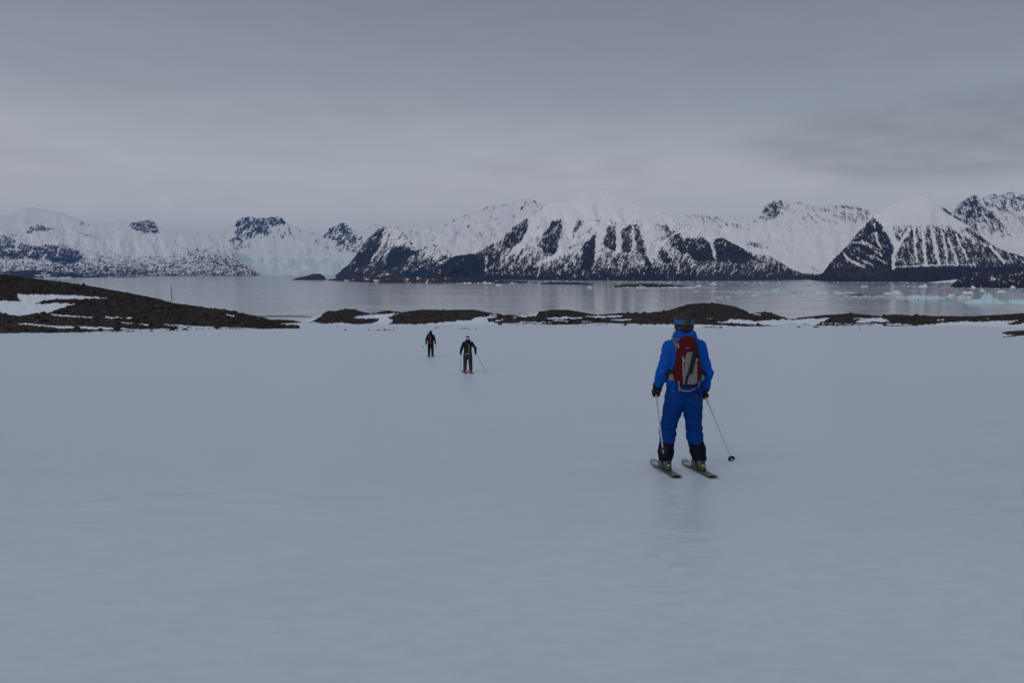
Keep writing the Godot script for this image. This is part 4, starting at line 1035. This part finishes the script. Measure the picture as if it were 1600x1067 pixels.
# j: joints in metres round the point between the feet, seen from behind (x right, z towards the viewer)
func person(label: String, where: Vector3, j: Dictionary, m: Dictionary, cell: float, fold: float, group: String) -> Node3D:
	var o := thing("person", label, "person", where, group)
	var fn := FastNoiseLite.new()
	fn.seed = 4
	fn.frequency = 1.0
	fn.fractal_octaves = 2
	var head: Vector3 = j.head
	var chest: Vector3 = (j.shoulder[0] + j.shoulder[1]) * 0.5
	var pelvis: Vector3 = (j.hip[0] + j.hip[1]) * 0.5
	var b := [[head, head + V(0, 0.03, 0.01), 0.085, 0.088, 1.12], [head + V(0, -0.06, -0.03), head + V(0, -0.085, -0.055), 0.055, 0.035], [head + V(0, -0.01, -0.09), head + V(0, -0.035, -0.108), 0.012, 0.016], [head + V(-0.085, -0.02, 0.0), head + V(-0.087, 0.01, 0.005), 0.012, 0.014], [head + V(0.085, -0.02, 0.0), head + V(0.087, 0.01, 0.005), 0.012, 0.014], [head + V(-0.025, -0.062, -0.088), head + V(0.025, -0.062, -0.088), 0.008, 0.008],
		[head + V(0, -0.06, 0.015), chest, 0.055, 0.065], [chest + V(0, -0.05, 0), pelvis, 0.125, 0.12, 0.75], [j.shoulder[0], j.shoulder[1], 0.06, 0.06]]
	for s in 2:
		b.append([j.shoulder[s], j.elbow[s], 0.05, 0.04])
		b.append([j.elbow[s], j.wrist[s], 0.04, 0.03])
		b.append([j.hip[s], j.knee[s], 0.085, 0.06])
		b.append([j.knee[s], j.ankle[s], 0.055, 0.04])
		b.append([j.ankle[s], j.ankle[s] + V(0, -0.045, -0.13), 0.035, 0.028])
	part("body", skin(b, maxf(cell, 0.012), 0.03), paint(0.55, 0.36, 0.28, 0.5), o)
	# jacket
	var w: float = j.get("bulk", 1.0)
	b = [[chest + V(0, -0.05, 0.01), pelvis + V(0, 0.16, 0.0), 0.150 * w, 0.138 * w, 0.85], [chest + V(-0.10, -0.04, 0.0), pelvis + V(-0.075, 0.10, 0.0), 0.112 * w, 0.120 * w], [chest + V(0.10, -0.04, 0.0), pelvis + V(0.075, 0.10, 0.0), 0.112 * w, 0.120 * w], [j.shoulder[0], j.shoulder[1], 0.075, 0.075, 0.95], [chest + V(-0.07, 0.05, 0.02), chest + V(0.07, 0.05, 0.02), 0.072, 0.072],
		[chest + V(-0.062, 0.095, 0.015), chest + V(0.062, 0.095, 0.015), 0.075, 0.075], [chest + V(-0.066, 0.142, 0.03), chest + V(0.066, 0.142, 0.03), 0.062, 0.062], [chest + V(-0.05, 0.06, 0.075), chest + V(0.05, 0.06, 0.075), 0.05, 0.05]]
	var sleeves := []
	for s in 2:
		var arm := [[j.shoulder[s], j.elbow[s], 0.083, 0.072], [j.elbow[s], j.wrist[s], 0.074, 0.056]]
		if m.has("sleeve"):
			sleeves.append(arm)
			b.append([j.shoulder[s], j.shoulder[s].lerp(j.elbow[s], 0.2), 0.083, 0.08])
		else: b.append_array(arm)
	var creased := func(p: Vector3, f: float) -> float:
		var k := fn.get_noise_3d(p.x * 7.0, p.y * 13.0 + p.x * 5.0, p.z * 7.0)
		var crease := maxf(1.0 - absf(fn.get_noise_3d(p.x * 3.5 + 9.0, p.y * 7.0 - absf(p.x) * 9.0, p.z * 5.0)) * 5.0, 0.0)
		return f + fold * (k + 1.5 * crease * crease)
	part("jacket", skin(b, cell, 0.035, creased), m.jacket, o)
	for a in sleeves: part("sleeve", skin(a, cell, 0.03, creased), m.sleeve, o)
	# trousers
	b = [[j.hip[0] + V(0.02, 0.05, 0.01), j.hip[1] + V(-0.02, 0.05, 0.01), 0.135, 0.135, 0.92], [j.hip[0] + V(0.02, 0.17, 0), j.hip[1] + V(-0.02, 0.17, 0), 0.12, 0.12, 0.95]]
	for s in 2:
		var cuff: Vector3 = j.knee[s].lerp(j.ankle[s], j.get("cuff", 0.45))
		b.append([j.hip[s] + V(0, -0.02, 0.02), j.knee[s], 0.125, 0.098])
		b.append([j.knee[s], cuff, 0.100, 0.094])
		if j.has("baggy"): b.append([j.knee[s].lerp(cuff, 0.45) + V(j.baggy * (1 - 2 * s), 0, 0.01), cuff + V(j.baggy * (1 - 2 * s), 0.07, 0.01), 0.075, 0.07])
	var legfold := func(p: Vector3, f: float) -> float:
		var k := fn.get_noise_3d(p.x * 3.5, p.y * 15.0 + p.x * 4.0, p.z * 3.5)
		var r := 1.0 - absf(fn.get_noise_3d(p.x * 2.0 + 30.0, p.y * 8.0, p.z * 2.0)) * 3.0
		return f + fold * (0.9 * k + 1.5 * maxf(r, 0.0) * smoothstep(0.85, 0.6, p.y))
	part("trousers", skin(b, cell, 0.03, legfold), m.trousers, o)
	for s in 2:
		var cuff: Vector3 = j.knee[s].lerp(j.ankle[s], j.get("cuff", 0.45))
		var low: Vector3 = j.ankle[s] + V(0, 0.06, 0.005)
		part("gaiter", skin([[cuff + V(0, 0.02, 0), cuff.lerp(low, 0.5), 0.088, 0.094], [cuff.lerp(low, 0.5), low, 0.094, 0.085]], cell, 0.02, func(p: Vector3, f: float) -> float: return maxf(maxf(f + fold * fn.get_noise_3dv(p * 9.0), p.y - cuff.y - 0.035), low.y - 0.045 - p.y)), m.gaiter, o)
		var a: Vector3 = j.ankle[s]
		var yaw: float = j.get("yaw", 0.0)
		var t := Vector3(-sin(yaw), 0, -cos(yaw))
		var bt := part("boot", skin([[V(a.x, 0.075, a.z) - t * 0.07, V(a.x, 0.07, a.z) + t * 0.2, 0.052, 0.046, 1.0], [V(a.x, 0.09, a.z) - t * 0.04, a + V(0, 0.10, 0.0), 0.062, 0.072]], minf(cell, 0.012), 0.03, func(p: Vector3, f: float) -> float: return maxf(f, 0.034 - p.y)), m.boot, o)
		part("cuff_band", tube([a + V(0, 0.015, 0.0) - t * 0.005, a + V(0, 0.045, 0.0), a + V(0, 0.062, 0.0)], [0.074, 0.0785, 0.0775], 18), m.boot_trim, bt)
		part("heel_buckle", blob(Vector3(0.03, 0.028, 0.014), 0.5, 0.9, 12, 8), m.boot_trim, bt).position = V(a.x, 0.088, a.z) - t * 0.118
		# gloves: the cuff goes over the sleeve, the fingers close round the pole's grip
		var g: Dictionary = j.grip[s]
		var gl := part("glove", gripping_hand(g.at, g.up, g.at - j.wrist[s], 1.0 if s == 1 else -1.0, j.wrist[s], j.get("hand_cell", 0.004)), m.glove, o)
		part("cuff", tube([j.wrist[s].lerp(j.elbow[s], 0.22), j.wrist[s].lerp(j.elbow[s], 0.16), j.wrist[s].lerp(g.at, 0.1), j.wrist[s].lerp(g.at, 0.35)], [0.052, 0.062, 0.056, 0.044], 16), m.cuff, gl)
	return o

# flat strap of cloth along points, with the way its face looks
func strap(pts: Array, wide: float, thick: float, face: Vector3) -> ArrayMesh:
	var v := PackedVector3Array()
	for k in pts.size():
		var t: Vector3 = (pts[mini(k + 1, pts.size() - 1)] - pts[maxi(k - 1, 0)]).normalized()
		var s := t.cross(face).normalized() * wide * 0.5
		var u := s.cross(t).normalized() * thick * 0.5
		for q in [[1, -1], [1, 1], [-1, 1], [-1, -1], [1, -1]]:
			v.append(pts[k] + s * q[0] + u * q[1])
	return facets(v, 5, pts.size())

func ring_band(c: Vector3, rx: float, rz: float, h: float, thick: float, from: float, to: float, tilt: float) -> ArrayMesh:
	var v := PackedVector3Array()
	var n := 20
	for k in n + 1:
		var a := lerpf(from, to, float(k) / n)
		for q in [[0.0, -1.0], [1.0, -1.0], [1.0, 1.0], [0.0, 1.0], [0.0, -1.0]]:
			var e: float = q[0] * thick
			v.append(c + Vector3(sin(a) * (rx + e), q[1] * h * 0.5 + tilt * cos(a), cos(a) * (rz + e)))
	return facets(v, 5, n + 1)

func skiers():
	weave = normal_texture(noise_image(256, 0.08, 51, 3), 2.0)
	blue_skier()
	middle_skier()
	far_skier()

func foot_of(px: float, d: float) -> Vector3:
	var x := (px - 800.0) / (FOCAL * cos(DOWN)) * d
	var p := Vector3(x, ground_at(x, d), -d)
	return p

func on_ground(px: float, py: float) -> Vector3:
	var d := ground_depth(px, py)
	return at(px, py, d)

func blue_skier():
	var base := foot_of(1069.5, 9.27)
	var j := {"head": V(0.0, 1.76, -0.02), "shoulder": [V(-0.172, 1.482, 0.0), V(0.18, 1.49, 0.0)], "elbow": [V(-0.252, 1.19, 0.03), V(0.262, 1.19, 0.03)], "wrist": [V(-0.285, 1.005, -0.11), V(0.282, 0.985, -0.11)], "hip": [V(-0.10, 0.87, 0.0), V(0.10, 0.87, 0.0)], "knee": [V(-0.165, 0.48, -0.07), V(0.155, 0.48, -0.07)], "ankle": [V(-0.198, 0.115, 0.0), V(0.202, 0.115, 0.0)], "cuff": 0.43, "baggy": 0.025, "yaw": 0.03}
	var gl := V(-0.292, 0.925, -0.17)
	var gr := V(0.290, 0.905, -0.17)
	var tl := at(1037, 709, 8.25) - base
	var tr := at(1146, 723, 8.35) - base
	j.grip = [{"at": gl, "up": gl - tl}, {"at": gr, "up": gr - tr}]
	var black := paint(0.018, 0.018, 0.02, 0.6)
	var m := {"jacket": cloth(0.002, 0.066, 0.37), "trousers": cloth(0.0015, 0.030, 0.175), "gaiter": cloth(0.004, 0.006, 0.016), "glove": cloth(0.035, 0.027, 0.018), "cuff": cloth(0.012, 0.012, 0.014), "boot": paint(0.016, 0.019, 0.017, 0.4), "boot_trim": paint(0.11, 0.17, 0.03, 0.4)}
	var o := person("skier in bright blue jacket and trousers with a dark helmet, seen from behind", base, j, m, 0.011, 0.008, "skiers on the snowfield")
	# a dark waist seam and a hanging tab on the seat pocket
	part("pocket_tab", blob(Vector3(0.009, 0.055, 0.006), 0.5, 0.8, 10, 8), black, o).position = V(0.125, 0.905, 0.143)
	part("pocket_flap", strap([V(0.085, 0.99, 0.138), V(0.14, 0.988, 0.137), V(0.185, 0.99, 0.112)], 0.02, 0.008, V(0.2, 0.1, 1)), m.trousers, o)
	# helmet with goggles strapped round it
	var h: Vector3 = j.head
	var hm := part("helmet", skin([[h + V(0, 0.02, -0.01), h + V(0, 0.02, 0.03), 0.107, 0.105], [h + V(0, -0.04, 0.045), h + V(0, -0.05, 0.04), 0.088, 0.084], [h + V(-0.07, -0.045, 0.0), h + V(-0.062, -0.075, 0.01), 0.044, 0.036], [h + V(0.07, -0.045, 0.0), h + V(0.062, -0.075, 0.01), 0.044, 0.036]], 0.006, 0.03, func(p: Vector3, f: float) -> float:
		var q := p - h
		var face: float = q.z + 0.075 - 0.5 * maxf(q.y - 0.03, 0.0)      # open in front of the face
		return maxf(f, -maxf(-f - 0.03, 0.0) - (face if q.y < 0.04 else 1.0) if face < 0.0 and q.y < 0.04 else f)), paint(0.007, 0.0075, 0.009, 0.7), o)
	var blue := paint(0.006, 0.10, 0.24, 0.7)
	part("goggle_strap", ring_band(h + V(0, 0.033, 0.01), 0.109, 0.131, 0.052, 0.007, -2.3, -0.30, -0.012), blue, hm)
	part("goggle_strap", ring_band(h + V(0, 0.033, 0.01), 0.109, 0.131, 0.052, 0.007, 0.42, 2.3, -0.012), blue, hm)
	part("strap_clip", ring_band(h + V(0, 0.033, 0.01), 0.110, 0.132, 0.062, 0.011, -0.30, 0.42, -0.012), black, hm)
	for q in [-0.62, -0.45, 0.75, 0.95]: part("strap_rib", ring_band(h + V(0, 0.033, 0.01), 0.110, 0.132, 0.056, 0.009, q, q + 0.05, -0.012), black, hm)
	for q in [[-0.075, -0.045, 0.105], [0.0, -0.07, 0.122], [0.0, 0.088, 0.10]]: part("rivet", blob(Vector3(0.006, 0.006, 0.004), 0.8, 1.0, 8, 6), paint(0.35, 0.36, 0.38, 0.3), hm).position = h + V(q[0], q[1], q[2])
	part("goggles", blob(Vector3(0.088, 0.042, 0.03), 0.55, 0.95, 20, 10), paint(0.03, 0.05, 0.08, 0.08), hm).position = h + V(0, 0.045, -0.105)
	part("chin_strap", strap([h + V(-0.10, -0.09, 0.02), h + V(-0.125, -0.105, 0.025), h + V(-0.128, -0.13, 0.03), h + V(-0.142, -0.155, 0.03), h + V(-0.148, -0.165, 0.03)], 0.014, 0.006, V(0, 0.2, 1)), black, hm)
	backpack_red(base)
	var silver := [paint(0.40, 0.41, 0.43, 0.45), black, paint(0.5, 0.5, 0.52, 0.3, 0.8)]
	ski_pole("silver ski pole in the blue skier's left hand, hanging before the leg", base + gl, base + tl, silver, "ski poles")
	ski_pole("silver ski pole in the blue skier's right hand, slanting out to the right", base + gr, base + tr, silver, "ski poles")
	var bands := [[0.0, Color(0.10, 0.21, 0.06)], [0.04, Color(0.11, 0.17, 0.07)], [0.16, Color(0.05, 0.06, 0.06)], [0.22, Color(0.10, 0.105, 0.10)], [0.62, Color(0.13, 0.23, 0.08)], [0.74, Color(0.38, 0.38, 0.38)], [0.86, Color(0.44, 0.44, 0.44)], [0.93, Color(0.12, 0.12, 0.13)], [0.96, Color(0.45, 0.45, 0.45)]]
	var bind := [paint(0.02, 0.02, 0.022, 0.4), paint(0.30, 0.40, 0.08, 0.4)]
	for s in 2:
		var f: Vector3 = base + j.ankle[s] * Vector3(1, 0, 1)
		var dir := Vector3(-sin(0.03), 0, -cos(0.03))
		var tip := f + dir * 0.70
		var tail := f - dir * 0.64
		tip.y = ground_at(tip.x, -tip.z) + 0.012
		tail.y = ground_at(tail.x, -tail.z) + 0.012
		ski(["grey and lime ski under the blue skier's left boot", "grey and lime ski under the blue skier's right boot"][s], tip, tail, 0.092, bands, bind, "skis")

func backpack_red(base: Vector3):
	var red := cloth(0.062, 0.006, 0.009, 0.4)
	var grey := cloth(0.14, 0.145, 0.147, 0.4)
	var webbing := paint(0.17, 0.17, 0.175, 0.7)
	var black := cloth(0.014, 0.014, 0.016, 0.3)
	var o := thing("backpack", "red and grey hiking backpack on the blue skier's back", "backpack", base + V(-0.01, 1.06, 0.135), "backpacks")
	# from here x across, y up from the bottom of the pack, z away from the back
	part("main_bag", blob(Vector3(0.162, 0.255, 0.10), 0.5, 0.70, 30, 22, 0.02), red, o).position = V(0, 0.265, 0.085)
	var lid := part("lid", blob(Vector3(0.108, 0.085, 0.088), 0.55, 0.80, 28, 14, 0.012), red, o)
	lid.position = V(0.005, 0.485, 0.075)
	part("badge", blob(Vector3(0.017, 0.012, 0.004), 0.4, 1.0, 10, 6), paint(0.25, 0.16, 0.16, 0.6), lid).position = V(-0.022, -0.045, 0.098)
	var pan := part("front_panel", blob(Vector3(0.084, 0.185, 0.022), 0.4, 0.72, 24, 18, 0.006), grey, o)
	pan.position = V(0.018, 0.215, 0.186)
	part("seam", strap([V(-0.062, -0.075, 0.031), V(0.0, -0.082, 0.034), V(0.06, -0.072, 0.031)], 0.01, 0.005, V(0, 0, 1)), webbing, pan)
	part("base_band", blob(Vector3(0.118, 0.032, 0.088), 0.4, 1.0, 24, 10), cloth(0.035, 0.003, 0.005, 0.4), o).position = V(0.005, 0.032, 0.09)
	for s in [[-0.067, 0.40, -0.052, 0.03], [0.078, 0.42, 0.088, 0.045]]:
		part("compression_strap", strap([V(s[0] * 0.8, s[1], 0.175), V(s[0], s[1] - 0.1, 0.196), V(s[0] * 1.05, 0.2, 0.203), V(s[2], s[3], 0.182)], 0.017, 0.006, V(0, 0, 1)), webbing, o)
	part("compression_strap", strap([V(-0.125, 0.49, 0.10), V(-0.10, 0.43, 0.155), V(-0.075, 0.35, 0.186), V(-0.068, 0.32, 0.194)], 0.018, 0.006, V(-0.4, 0, 1)), webbing, o)
	part("cross_strap", strap([V(-0.065, 0.305, 0.20), V(0.0, 0.30, 0.215), V(0.075, 0.312, 0.205)], 0.014, 0.006, V(0, 0, 1)), webbing, o)
	for q in [V(-0.067, 0.305, 0.207), V(0.08, 0.312, 0.209), V(0.032, 0.306, 0.219)]: part("buckle", blob(Vector3(0.013, 0.011, 0.007), 0.4, 1.0, 10, 6), paint(0.3, 0.3, 0.31, 0.4), o).position = q
	part("tool_sleeve", skin([[V(0.078, 0.475, 0.20), V(0.058, 0.40, 0.222), 0.022, 0.027], [V(0.058, 0.40, 0.222), V(0.010, 0.20, 0.232), 0.025, 0.022], [V(0.010, 0.20, 0.232), V(0.002, 0.165, 0.228), 0.022, 0.016]], 0.006, 0.02), black, o)
	part("tool_loop", strap([V(-0.012, 0.165, 0.224), V(-0.03, 0.10, 0.214), V(-0.036, 0.03, 0.198), V(-0.032, 0.0, 0.18)], 0.026, 0.008, V(0, 0, 1)), black, o)
	part("hanging_strap", strap([V(-0.115, 0.17, 0.16), V(-0.125, 0.10, 0.165), V(-0.105, 0.04, 0.165), V(-0.095, -0.02, 0.15), V(-0.10, -0.05, 0.145)], 0.014, 0.005, V(-0.2, 0, 1)), webbing, o)
	part("hanging_strap", strap([V(0.118, 0.20, 0.15), V(0.128, 0.12, 0.155), V(0.125, 0.05, 0.15), V(0.118, -0.005, 0.14)], 0.016, 0.005, V(0.2, 0, 1)), webbing, o)
	part("lower_strap", strap([V(-0.09, -0.035, 0.13), V(-0.03, -0.052, 0.15), V(0.03, -0.05, 0.15), V(0.09, -0.02, 0.13)], 0.012, 0.006, V(0, -0.2, 1)), webbing, o)
	for s in [-1.0, 1.0]:
		part("hip_pad", blob(Vector3(0.055, 0.04, 0.045), 0.6, 0.8, 16, 10), grey, o).position = V(0.155 * s, 0.095, 0.065)
		part("hip_belt", skin([[V(0.135 * s, 0.115, 0.06), V(0.195 * s, 0.13, 0.015), 0.046, 0.043, 0.8], [V(0.195 * s, 0.13, 0.015), V(0.185 * s, 0.11, -0.14), 0.040, 0.022, 1.0]], 0.01, 0.02), black, o)
		part("side_pocket", blob(Vector3(0.028, 0.085, 0.06), 0.55, 0.8, 16, 10), red, o).position = V(0.135 * s, 0.16, 0.085)
		part("shoulder_strap", strap([V(0.085 * s, 0.36, 0.0), V(0.10 * s, 0.455, -0.03), V(0.115 * s, 0.505, -0.07), V(0.125 * s, 0.522, -0.13), V(0.135 * s, 0.49, -0.21), V(0.14 * s, 0.38, -0.26)], 0.045, 0.016, V(0.3 * s, 1.0, 0.5)), paint(0.09, 0.09, 0.10, 0.8), o)
		part("load_strap", strap([V(0.085 * s, 0.53, 0.05), V(0.105 * s, 0.525, -0.01), V(0.118 * s, 0.525, -0.07)], 0.02, 0.006, V(0.3 * s, 1.0, 0.3)), webbing, o)

func simple_pack(base: Vector3, label: String, at_: Vector3, m: Material, line: Material, trim: Material, mate: float):
	var o := thing("backpack", label, "backpack", base + at_, "backpacks")
	part("main_bag", blob(Vector3(0.15, 0.25, 0.09), 0.5, 0.85, 24, 16, 0.02), m, o).position = V(0, 0.25, 0.07)
	part("lid", blob(Vector3(0.125, 0.08, 0.085), 0.55, 0.8, 20, 10), m, o).position = V(0, 0.47, 0.065)
	part("zip", strap([V(mate, 0.50, 0.155), V(mate + 0.02, 0.38, 0.182), V(mate + 0.03, 0.2, 0.19), V(mate + 0.035, 0.03, 0.17)], 0.022, 0.008, V(0, 0, 1)), line, o)
	part("hip_strap", strap([V(-0.12, 0.012, 0.13), V(-0.02, 0.0, 0.165), V(0.06, 0.004, 0.16)], 0.03, 0.008, V(0, 0, 1)), trim, o)
	for s in [-1.0, 1.0]:
		part("shoulder_strap", strap([V(0.09 * s, 0.36, 0.0), V(0.10 * s, 0.46, 0.01), V(0.115 * s, 0.53, -0.03), V(0.125 * s, 0.545, -0.10), V(0.135 * s, 0.5, -0.2)], 0.05, 0.02, V(0.3 * s, 1.0, 0.5)), m, o)
	return o

func middle_skier():
	var base := foot_of(730.8, 40.0)
	var j := {"head": V(-0.01, 1.735, -0.03), "shoulder": [V(-0.20, 1.50, 0.0), V(0.20, 1.51, 0.0)], "elbow": [V(-0.315, 1.23, 0.05), V(0.385, 1.245, 0.05)], "wrist": [V(-0.365, 1.03, -0.12), V(0.385, 1.04, -0.08)], "hip": [V(-0.11, 0.86, 0.02), V(0.11, 0.86, 0.02)], "knee": [V(-0.145, 0.48, -0.08), V(0.135, 0.48, -0.08)], "ankle": [V(-0.145, 0.115, 0.0), V(0.15, 0.115, 0.0)], "cuff": 0.75, "yaw": 0.22, "hand_cell": 0.006}
	var gl := V(-0.375, 0.965, -0.18)
	var gr := V(0.395, 0.985, -0.13)
	var tl := at(718.9, 584.0, 40.25) - base
	var tr := at(760.2, 586.0, 39.9) - base
	tl.y = maxf(tl.y, ground_at(base.x + tl.x, -(base.z + tl.z)) - base.y + 0.03)
	tr.y = maxf(tr.y, ground_at(base.x + tr.x, -(base.z + tr.z)) - base.y + 0.02)
	j.grip = [{"at": gl, "up": gl - tl}, {"at": gr, "up": gr - tr}]
	var m := {"jacket": cloth(0.010, 0.011, 0.014), "sleeve": cloth(0.014, 0.020, 0.042), "trousers": cloth(0.030, 0.031, 0.045), "gaiter": cloth(0.03, 0.031, 0.045), "glove": cloth(0.012, 0.012, 0.014), "cuff": cloth(0.012, 0.012, 0.014), "boot": paint(0.03, 0.02, 0.025, 0.4), "boot_trim": paint(0.35, 0.04, 0.12, 0.4)}
	var o := person("skier in dark navy clothes with a blue and white hat, middle of the three", base, j, m, 0.016, 0.008, "skiers on the snowfield")
	var h: Vector3 = j.head
	var hat := part("hat", skin([[h + V(0, 0.035, -0.005), h + V(0, 0.04, 0.015), 0.104, 0.10], [h + V(0, 0.0, 0.0), h + V(0, 0.0, 0.01), 0.103, 0.103]], 0.008, 0.02, func(p: Vector3, f: float) -> float: return maxf(f, h.y - 0.045 - p.y)), cloth(0.02, 0.035, 0.22), o)
	part("hat_band", ring_band(h + V(0, 0.015, 0.004), 0.104, 0.110, 0.07, 0.008, 0.0, TAU, 0.0), cloth(0.55, 0.57, 0.66), hat)
	part("hair", skin([[h + V(0, -0.055, 0.03), h + V(0, -0.075, 0.03), 0.07, 0.062]], 0.012, 0.02), cloth(0.02, 0.016, 0.014), o)
	simple_pack(base, "black backpack with a bright green zip on the middle skier", V(0.02, 0.99, 0.13), cloth(0.012, 0.014, 0.013), paint(0.16, 0.34, 0.14, 0.6), paint(0.28, 0.32, 0.30, 0.6), 0.03)
	var pm := [paint(0.06, 0.06, 0.065, 0.4), paint(0.015, 0.015, 0.017, 0.6), paint(0.3, 0.3, 0.32, 0.4, 0.6)]
	ski_pole("dark ski pole planted upright at the middle skier's left", base + gl, base + tl, pm, "ski poles")
	ski_pole("dark ski pole slanting out to the middle skier's right", base + gr, base + tr, pm, "ski poles")
	var pink := Color(0.62, 0.06, 0.20)
	var bands := [[0.0, Color(0.30, 0.03, 0.09)], [0.28, Color(0.10, 0.02, 0.04)], [0.45, pink], [0.97, Color(0.3, 0.05, 0.1)]]
	var bind := [paint(0.02, 0.02, 0.022, 0.4), paint(0.3, 0.05, 0.1, 0.4)]
	for s in 2:
		var f: Vector3 = base + j.ankle[s] * Vector3(1, 0, 1)
		var dir := Vector3(-sin(0.2), 0, -cos(0.2))
		var tip := f + dir * 0.88
		var tail := f - dir * 0.64
		tip.y = ground_at(tip.x, -tip.z) + 0.012
		tail.y = ground_at(tail.x, -tail.z) + 0.012
		ski(["pink ski under the middle skier's left boot", "pink ski under the middle skier's right boot"][s], tip, tail, 0.13, bands, bind, "skis")

func far_skier():
	var base := foot_of(672.7, 56.0)
	var j := {"head": V(0.01, 1.72, -0.03), "shoulder": [V(-0.20, 1.48, 0.0), V(0.20, 1.48, 0.0)], "elbow": [V(-0.30, 1.18, 0.06), V(0.30, 1.18, 0.06)], "wrist": [V(-0.325, 0.98, -0.05), V(0.315, 0.97, -0.05)], "hip": [V(-0.10, 0.86, 0.0), V(0.10, 0.86, 0.0)], "knee": [V(-0.12, 0.48, -0.06), V(0.12, 0.48, -0.06)], "ankle": [V(-0.13, 0.115, 0.0), V(0.125, 0.115, 0.0)], "cuff": 0.8, "hand_cell": 0.007, "bulk": 1.05}
	var gl := V(-0.335, 0.91, -0.10)
	var gr := V(0.325, 0.90, -0.10)
	var tl := at(660.6, 542.4, 54.95) - base
	var tr := at(681.4, 542.9, 54.95) - base
	j.grip = [{"at": gl, "up": gl - tl}, {"at": gr, "up": gr - tr}]
	var black := cloth(0.010, 0.010, 0.011)
	var m := {"jacket": black, "trousers": cloth(0.012, 0.012, 0.014), "gaiter": cloth(0.012, 0.012, 0.014), "glove": black, "cuff": black, "boot": paint(0.02, 0.02, 0.02, 0.4), "boot_trim": paint(0.05, 0.05, 0.05, 0.4)}
	var o := person("skier all in black with a hood, farthest of the three", base, j, m, 0.018, 0.008, "skiers on the snowfield")
	var h: Vector3 = j.head
	part("hood", skin([[h + V(0, 0.03, -0.01), h + V(0, 0.0, 0.02), 0.104, 0.108], [h + V(0, -0.05, 0.03), h + V(0, -0.14, 0.03), 0.10, 0.12]], 0.012, 0.03), black, o)
	var p: Node3D = simple_pack(base, "dark red backpack with a thin rod standing up on the farthest skier", V(0.0, 0.96, 0.14), cloth(0.03, 0.009, 0.008), paint(0.22, 0.12, 0.11, 0.6), paint(0.14, 0.06, 0.05, 0.6), -0.02)
	part("rod", tube([V(-0.10, 0.28, 0.10), V(-0.15, 0.6, 0.04), V(-0.19, 0.86, 0.0)], [0.028, 0.026, 0.022], 8), paint(0.05, 0.045, 0.045, 0.5), p)
	var pm := [paint(0.10, 0.10, 0.11, 0.4), paint(0.03, 0.03, 0.032, 0.6), paint(0.3, 0.3, 0.32, 0.4, 0.6)]
	ski_pole("short looking ski pole trailing at the farthest skier's left", base + gl, base + tl, pm, "ski poles")
	ski_pole("short looking ski pole trailing at the farthest skier's right", base + gr, base + tr, pm, "ski poles")
	var bands := [[0.0, Color(0.05, 0.05, 0.055)], [0.4, Color(0.25, 0.26, 0.28)], [0.9, Color(0.12, 0.12, 0.13)]]
	var bind := [paint(0.02, 0.02, 0.022, 0.4), paint(0.1, 0.1, 0.1, 0.4)]
	for s in 2:
		var f: Vector3 = base + j.ankle[s] * Vector3(1, 0, 1)
		var tip := f + Vector3(0, 0, -0.88)
		var tail := f + Vector3(0, 0, 0.78)
		tip.y = ground_at(tip.x, -tip.z) + 0.012
		tail.y = ground_at(tail.x, -tail.z) + 0.012
		ski(["dark ski under the farthest skier's left boot", "dark ski under the farthest skier's right boot"][s], tip, tail, 0.10, bands, bind, "skis")
